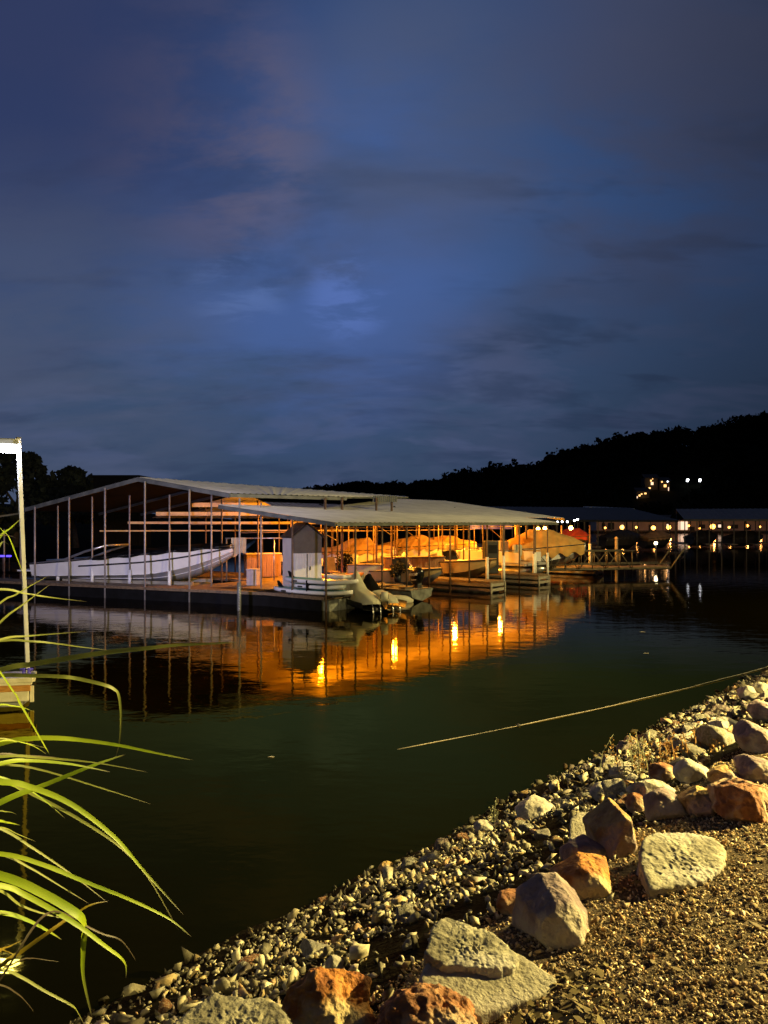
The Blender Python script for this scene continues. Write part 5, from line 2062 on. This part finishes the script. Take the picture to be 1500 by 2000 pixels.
def catmull(P, n=10):
    out = []
    for i in range(len(P) - 1):
        p0 = P[max(0, i - 1)]; p1 = P[i]; p2 = P[i + 1]; p3 = P[min(len(P) - 1, i + 2)]
        for k in range(n):
            t = k / n
            out.append(.5 * ((2 * p1) + (p2 - p0) * t + (2 * p0 - 5 * p1 + 4 * p2 - p3) * t * t + (3 * p1 - p0 - 3 * p2 + p3) * t ** 3))
    out.append(P[-1])
    return out


def blade(pts, wpx, m, D=1.9, dD=.25, tipw=.12, kill=1.0):
    n = len(pts)
    W = [at(px, py, D + dD * i / max(1, n - 1)) for i, (px, py) in enumerate(pts)]
    tan = (W[1] - W[0]).normalized()
    P1 = W[0] - tan * .22 - Vector((0, 0, .04))
    P2 = W[0] - tan * .42 - Vector((.02, 0, .22))
    root = groot + Vector((random.uniform(-.12, .1), random.uniform(-.15, .15), 0))
    P2.z = max(P2.z, root.z + .3)
    ctrl = [root, (root + P2) / 2 + Vector((-.04, 0, .05)), P2, P1] + W
    C_ = catmull(ctrl, 9)
    C_ = [c - groot for c in C_]
    w0 = wpx / F * D / 2
    nC = len(C_)
    verts, faces, uvs = [], [], []
    for i, c in enumerate(C_):
        f = i / (nC - 1)
        d = (C_[min(i + 1, nC - 1)] - C_[max(i - 1, 0)]).normalized()
        view = Vector((0, 0, CAMZ)) - groot - c
        view.normalize()
        side = d.cross(view + Vector((.25, 0, .5))).normalized()
        nrm_ = side.cross(d).normalized()
        w = w0 * min(1, .35 + f * 2.2) * (1 - max(0, (f - .55) / .45) ** 1.6 * (1 - tipw))
        if f > .97:
            w *= max(.1, (1 - f) / .03)
        verts += [c - side * w + nrm_ * w * .25, c, c + side * w + nrm_ * w * .25]
        uvs += [(0, f), (.5, f), (1, f)]
        if i:
            b = (i - 1) * 3
            faces += [(b, b + 1, b + 4, b + 3), (b + 1, b + 2, b + 5, b + 4)]
    me = bpy.data.meshes.new('leaf_blade')
    me.from_pydata([tuple(v) for v in verts], [], faces)
    uvl = me.uv_layers.new(name='UVMap')
    for lp_ in me.loops:
        uvl.data[lp_.index].uv = uvs[lp_.vertex_index]
    me.materials.append(m)
    me.polygons.foreach_set('use_smooth', [True] * len(me.polygons))
    o = bpy.data.objects.new('leaf_blade', me)
    link(o, gr)
    return o


G, Gp, Y, Dd = M_blade, M_blade2, M_bladey, M_bladed
BL = [
    ([(-4, 1311), (60, 1298), (140, 1285), (212, 1274), (290, 1266), (348, 1260), (420, 1257), (468, 1254)], 11, Gp),
    ([(-20, 1322), (60, 1320), (120, 1322), (152, 1326), (200, 1337), (222, 1346), (232, 1360), (236, 1400), (234, 1445), (226, 1478)], 8, Gp),
    ([(0, 1252), (60, 1253), (100, 1256), (160, 1264), (212, 1270)], 5, Gp),
    ([(0, 1250), (60, 1242), (172, 1233)], 6, Gp),
    ([(0, 1151), (48, 1159), (100, 1167), (170, 1175)], 5, Gp),
    ([(0, 1049), (20, 1032), (42, 1012)], 5, G),
    ([(0, 1065), (9, 1059), (19, 1066)], 4, Gp),
    ([(8, 1040), (20, 1056), (34, 1092), (48, 1128)], 5, G),
    ([(0, 1216), (46, 1180), (100, 1140)], 5, Gp),
    ([(0, 1178), (30, 1162), (60, 1144), (96, 1124)], 4, Gp),
    ([(25, 1350), (40, 1376), (66, 1420), (90, 1462), (98, 1476)], 5, G),
    ([(0, 1453), (60, 1443), (110, 1442), (160, 1446), (232, 1456), (320, 1474), (378, 1485)], 10, G),
    ([(0, 1478), (80, 1480), (188, 1490), (292, 1509)], 6, Gp),
    ([(0, 1492), (60, 1486), (140, 1493), (216, 1508)], 9, G),
    ([(0, 1494), (80, 1504), (200, 1540), (300, 1572)], 5, Gp),
    ([(0, 1568), (80, 1536), (180, 1496), (246, 1473)], 12, G),
    ([(0, 1528), (60, 1538), (140, 1572), (224, 1636), (280, 1700), (358, 1786)], 12, G),
    ([(0, 1526), (40, 1540), (140, 1592), (232, 1652), (288, 1712), (348, 1816)], 7, Gp),
    ([(0, 1618), (60, 1654), (140, 1708), (212, 1764)], 6, Gp),
    ([(0, 1616), (36, 1630), (70, 1644)], 4, Gp),
    ([(0, 1668), (80, 1688), (160, 1720), (260, 1760), (332, 1796), (374, 1830)], 9, G),
    ([(0, 1668), (60, 1696), (120, 1732), (174, 1765)], 5, Gp),
    ([(0, 1711), (80, 1744), (148, 1784), (163, 1803), (164, 1820), (162, 1860), (163, 1912), (180, 1988)], 17, G),
    ([(0, 1730), (48, 1748), (140, 1800), (200, 1844), (242, 1878), (246, 1910)], 11, G),
    ([(0, 1783), (52, 1797), (96, 1820), (121, 1836)], 9, G),
    ([(0, 1888), (40, 1860), (96, 1820), (132, 1795), (176, 1768), (212, 1760)], 8, Y),
    ([(0, 1894), (40, 1908), (88, 1936), (140, 1964), (152, 1978), (164, 2000)], 6, Gp),
    ([(38, 1877), (60, 1872), (76, 1873), (118, 1879)], 3, Dd),
    ([(150, 1796), (164, 1806), (200, 1824), (232, 1834), (250, 1852), (266, 1878)], 4, Dd),
    ([(0, 1924), (32, 1940), (50, 1956), (66, 1976)], 4, Dd),
    ([(0, 1740), (40, 1768), (90, 1786), (150, 1800)], 6, Gp),
    ([(0, 1858), (20, 1848), (44, 1836)], 5, Y),
]
random.seed(12)
for k in range(11):
    y0 = random.uniform(1030, 1900)
    ln = random.uniform(25, 130)
    sl = random.uniform(-.5, .5) + (y0 - 1450) / 900
    cv = random.uniform(.0, .5)
    BL.append(([(-10, y0), (ln * .35, y0 + ln * .35 * sl), (ln * .7, y0 + ln * (.7 * sl + .25 * cv)), (ln, y0 + ln * (sl + .7 * cv))], random.uniform(3, 6), random.choice([G, Gp, Gp, Dd, Y])))
for i, (pts, w, m) in enumerate(BL):
    blade(pts, w, m, 1.75 + .35 * ((i * 7) % 10) / 10, .22)

# ------------------------------------------------------------------ assumed lamps on the shore, none in view
WARM = (1.0, .78, .27)


def assumed_lamp(label, x, y, h, power, r, spot=None, target=None, blend=.6):
    z = gz(x, y) if sdist(x, y) > 0 else 0
    t = thing('assumed_lamp', label, 'street lamp', (x, y, z))
    mb = MB(); mb.tube([(0, 0, 0), (0, 0, h - .1), (-.2, 0, h + .1), (-.7, 0, h + .18)], [.08, .055, .05, .04], 10); mb.build('pole', M_dark, t, True)
    mb = MB(); mb.box((-.75, 0, h + .16), (.5, .25, .1), bev=.03); mb.build('lamp_head', M_dark, t)
    mb = MB(); mb.box((-.75, 0, h + .095), (.4, .2, .02)); mb.build('lens', emat('assumed_lamp_lens', (1, .75, .35), 20), t)
    q = Vector((-.75, 0, h + .0))
    light('assumed_lamp_light', q, power, WARM, r, t, spot, (Vector(target) - Vector((x, y, z))) if target else None, blend)


assumed_lamp('assumed shore lamp outside the frame at right', 7.6, 4.9, 2.75, 7600, .06, R(155), (.5, 4.6, .6), .35)  # unseen lamp, assumed from the warm side light on the rocks
assumed_lamp('assumed fill lamp added behind the camera, turned to the near dock', -2.2, -3.2, 3.6, 3600, .08, R(64), (-5.6, 12, .4), 1.0)  # fill lamp added to brighten the near dock's front and the grass
assumed_lamp('taller assumed shore lamp, out of view farther along the bank at right', 19.5, 22, 10.5, 21000, .2)  # unseen lamp, assumed as the source of the roofs' warm light

# dusk
sun = bpy.data.lights.new('dusk_sun', 'SUN')
sun.energy = .03
sun.angle = R(10)
sun.color = (.8, .85, 1.0)
so = bpy.data.objects.new('dusk_sun', sun)
link(so)
so.rotation_euler = (R(75), 0, R(20))

# ------------------------------------------------------------------ world: dusk sky
w = bpy.data.worlds.new('World')
scene.world = w
w.use_nodes = True
nt = w.node_tree
N, L = nt.nodes, nt.links
bg = N['Background']


def srgb(r, g, b):
    f = lambda c: (c / 255 / 12.92) if c / 255 <= .04045 else ((c / 255 + .055) / 1.055) ** 2.4
    return (f(r), f(g), f(b), 1)


tc = N.new('ShaderNodeTexCoord')
sep = N.new('ShaderNodeSeparateXYZ')
L.new(tc.outputs['Generated'], sep.inputs[0])
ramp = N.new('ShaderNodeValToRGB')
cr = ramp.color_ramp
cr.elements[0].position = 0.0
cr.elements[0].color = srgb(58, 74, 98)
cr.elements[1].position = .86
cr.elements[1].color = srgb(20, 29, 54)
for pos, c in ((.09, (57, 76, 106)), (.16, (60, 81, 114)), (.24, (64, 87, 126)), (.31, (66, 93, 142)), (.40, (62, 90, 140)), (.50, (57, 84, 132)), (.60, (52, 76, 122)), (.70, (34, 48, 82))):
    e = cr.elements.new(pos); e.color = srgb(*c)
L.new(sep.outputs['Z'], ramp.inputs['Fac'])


def vmath(op, a, b=None):
    n_ = N.new('ShaderNodeVectorMath'); n_.operation = op
    if hasattr(a, 'links'):
        L.new(a, n_.inputs[0])
    else:
        n_.inputs[0].default_value = a
    if b is not None:
        if hasattr(b, 'links'):
            L.new(b, n_.inputs[1])
        else:
            n_.inputs[1].default_value = b
    return n_


def fmath(op, a, b=None, clamp=False):
    n_ = N.new('ShaderNodeMath'); n_.operation = op; n_.use_clamp = clamp
    for i, q in enumerate((a, b)):
        if q is None:
            continue
        if hasattr(q, 'links'):
            L.new(q, n_.inputs[i])
        else:
            n_.inputs[i].default_value = q
    return n_.outputs[0]


# cloud layer coordinates: project the direction on a plane overhead
zz = fmath('MAXIMUM', fmath('ADD', sep.outputs['Z'], .30), .05)
cx = fmath('DIVIDE', sep.outputs['X'], zz)
cy = fmath('DIVIDE', sep.outputs['Y'], zz)
cmb = N.new('ShaderNodeCombineXYZ')
L.new(cx, cmb.inputs[0]); L.new(cy, cmb.inputs[1])


def cloud(scale, sx, sy, lo, hi, off, detail=5, rot=0.0, rough=.6):
    mp_ = N.new('ShaderNodeMapping')
    mp_.inputs['Scale'].default_value = (sx, sy, 1)
    mp_.inputs['Location'].default_value = off
    mp_.inputs['Rotation'].default_value = (0, 0, rot)
    L.new(cmb.outputs[0], mp_.inputs['Vector'])
    nz_ = N.new('ShaderNodeTexNoise')
    nz_.inputs['Scale'].default_value = scale
    nz_.inputs['Detail'].default_value = detail
    nz_.inputs['Roughness'].default_value = rough
    nz_.inputs['Distortion'].default_value = .25
    L.new(mp_.outputs[0], nz_.inputs['Vector'])
    rr = N.new('ShaderNodeMapRange')
    rr.interpolation_type = 'SMOOTHSTEP'
    rr.inputs['From Min'].default_value = lo
    rr.inputs['From Max'].default_value = hi
    L.new(nz_.outputs['Fac'], rr.inputs['Value'])
    return rr.outputs[0]


def mix(fac, a, b, mode='MIX'):
    n_ = N.new('ShaderNodeMix'); n_.data_type = 'RGBA'; n_.blend_type = mode
    if hasattr(fac, 'links'):
        L.new(fac, n_.inputs['Factor'])
    else:
        n_.inputs['Factor'].default_value = fac
    for i, q in ((6, a), (7, b)):
        if hasattr(q, 'links'):
            L.new(q, n_.inputs[i])
        else:
            n_.inputs[i].default_value = q
    return n_.outputs[2]


col = ramp.outputs['Color']
c1 = cloud(1.15, 1.0, 1.25, .44, .66, (1.7, .4, 0), 4, R(12))
col = mix(fmath('MULTIPLY', c1, .8), col, srgb(70, 82, 114))
c2 = cloud(2.3, .8, 1.3, .50, .64, (4.2, 2.0, 0), 4, R(-14))
col = mix(fmath('MULTIPLY', c2, .55), col, srgb(80, 92, 128))
c3 = cloud(3.1, .7, 1.6, .50, .66, (9.3, 5.0, 0), 4, R(8))
col = mix(fmath('MULTIPLY', c3, .55), col, srgb(46, 62, 92))


def glow(px, py, rad_deg, col_, amt, nzscale, lo=.5, hi=.62, off=(0, 0, 0)):
    """local cloud gap around one direction in the sky"""
    global col
    d = Vector(((px - 750) / F, 1, (HZ - py) / F)).normalized()
    dp = vmath('DOT_PRODUCT', tc.outputs['Generated'], tuple(d)).outputs['Value']
    mr_ = N.new('ShaderNodeMapRange'); mr_.interpolation_type = 'SMOOTHSTEP'
    mr_.inputs['From Min'].default_value = math.cos(R(rad_deg)); mr_.inputs['From Max'].default_value = 1.0
    L.new(dp, mr_.inputs['Value'])
    n_ = cloud(nzscale, .75, 1.5, lo, hi, off, 6)
    f = fmath('MULTIPLY', fmath('MULTIPLY', mr_.outputs[0], n_), amt)
    col = mix(f, col, col_)


glow(600, 490, 17, srgb(74, 102, 162), .85, 1.6, .3, .6, (3, 1, 0))
glow(460, 562, 4.5, srgb(92, 118, 176), .7, 6.5, .45, .66, (1, 7, 0))
glow(680, 582, 4, srgb(94, 122, 192), .7, 6.5, .45, .66, (2, 3, 0))
glow(400, 245, 10, srgb(108, 106, 134), 1.0, 3.0, .38, .56, (0, 2, 0))
glow(820, 240, 11, srgb(78, 90, 122), .7, 2.0, .25, .55, (6, 2, 0))
glow(1300, 200, 14, srgb(78, 84, 112), .8, 2.0, .3, .55, (3, 8, 0))
glow(-90, -60, 25, srgb(48, 58, 96), .9, 1.0, -.5, -.4)
glow(100, 720, 16, srgb(80, 90, 116), .6, 1.8, .3, .6, (5, 5, 0))
# darker toward the right and far left
lx = N.new('ShaderNodeMapRange'); lx.interpolation_type = 'SMOOTHSTEP'
lx.inputs['From Min'].default_value = .02; lx.inputs['From Max'].default_value = .54
lx.inputs['To Min'].default_value = 1.0; lx.inputs['To Max'].default_value = .40
L.new(sep.outputs['X'], lx.inputs['Value'])
cl_ = N.new('ShaderNodeCombineColor')
for i in range(3):
    L.new(lx.outputs[0], cl_.inputs[i])
col = mix(1.0, col, cl_.outputs[0], 'MULTIPLY')
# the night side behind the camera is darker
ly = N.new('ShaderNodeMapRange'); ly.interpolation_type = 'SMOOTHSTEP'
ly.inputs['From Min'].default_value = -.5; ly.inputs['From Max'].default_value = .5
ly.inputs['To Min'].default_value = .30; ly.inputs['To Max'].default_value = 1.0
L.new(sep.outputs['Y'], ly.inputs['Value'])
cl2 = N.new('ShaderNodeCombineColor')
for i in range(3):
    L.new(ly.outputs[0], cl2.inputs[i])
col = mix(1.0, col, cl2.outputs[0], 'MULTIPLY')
# physical twilight term
sky = N.new('ShaderNodeTexSky')
sky.sky_type = 'NISHITA'
sky.sun_disc = False
sky.sun_elevation = R(-2)
sky.sun_rotation = R(200)
skm = N.new('ShaderNodeMix'); skm.data_type = 'RGBA'; skm.blend_type = 'ADD'
skm.inputs['Factor'].default_value = .004
L.new(col, skm.inputs[6]); L.new(sky.outputs[0], skm.inputs[7])
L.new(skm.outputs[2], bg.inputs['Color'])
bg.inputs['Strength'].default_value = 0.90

# ------------------------------------------------------------------ camera and render settings
cam = bpy.data.cameras.new('camera')
cam.sensor_fit = 'VERTICAL'
cam.sensor_height = 36
cam.sensor_width = 27
cam.lens = 26
cam.shift_y = (HZ - 1000) / 2000
cam.clip_end = 3000
co = bpy.data.objects.new('camera', cam)
link(co)
co.location = (0, 0, CAMZ)
co.rotation_euler = (R(90), 0, 0)
scene.camera = co
scene.view_settings.view_transform = 'Standard'
scene.view_settings.look = 'None'
scene.view_settings.exposure = 0
scene.cycles.use_denoising = True
scene.cycles.sample_clamp_indirect = 4
scene.cycles.max_bounces = 6
scene.cycles.caustics_reflective = False
scene.cycles.caustics_refractive = False
bpy.context.view_layer.update()
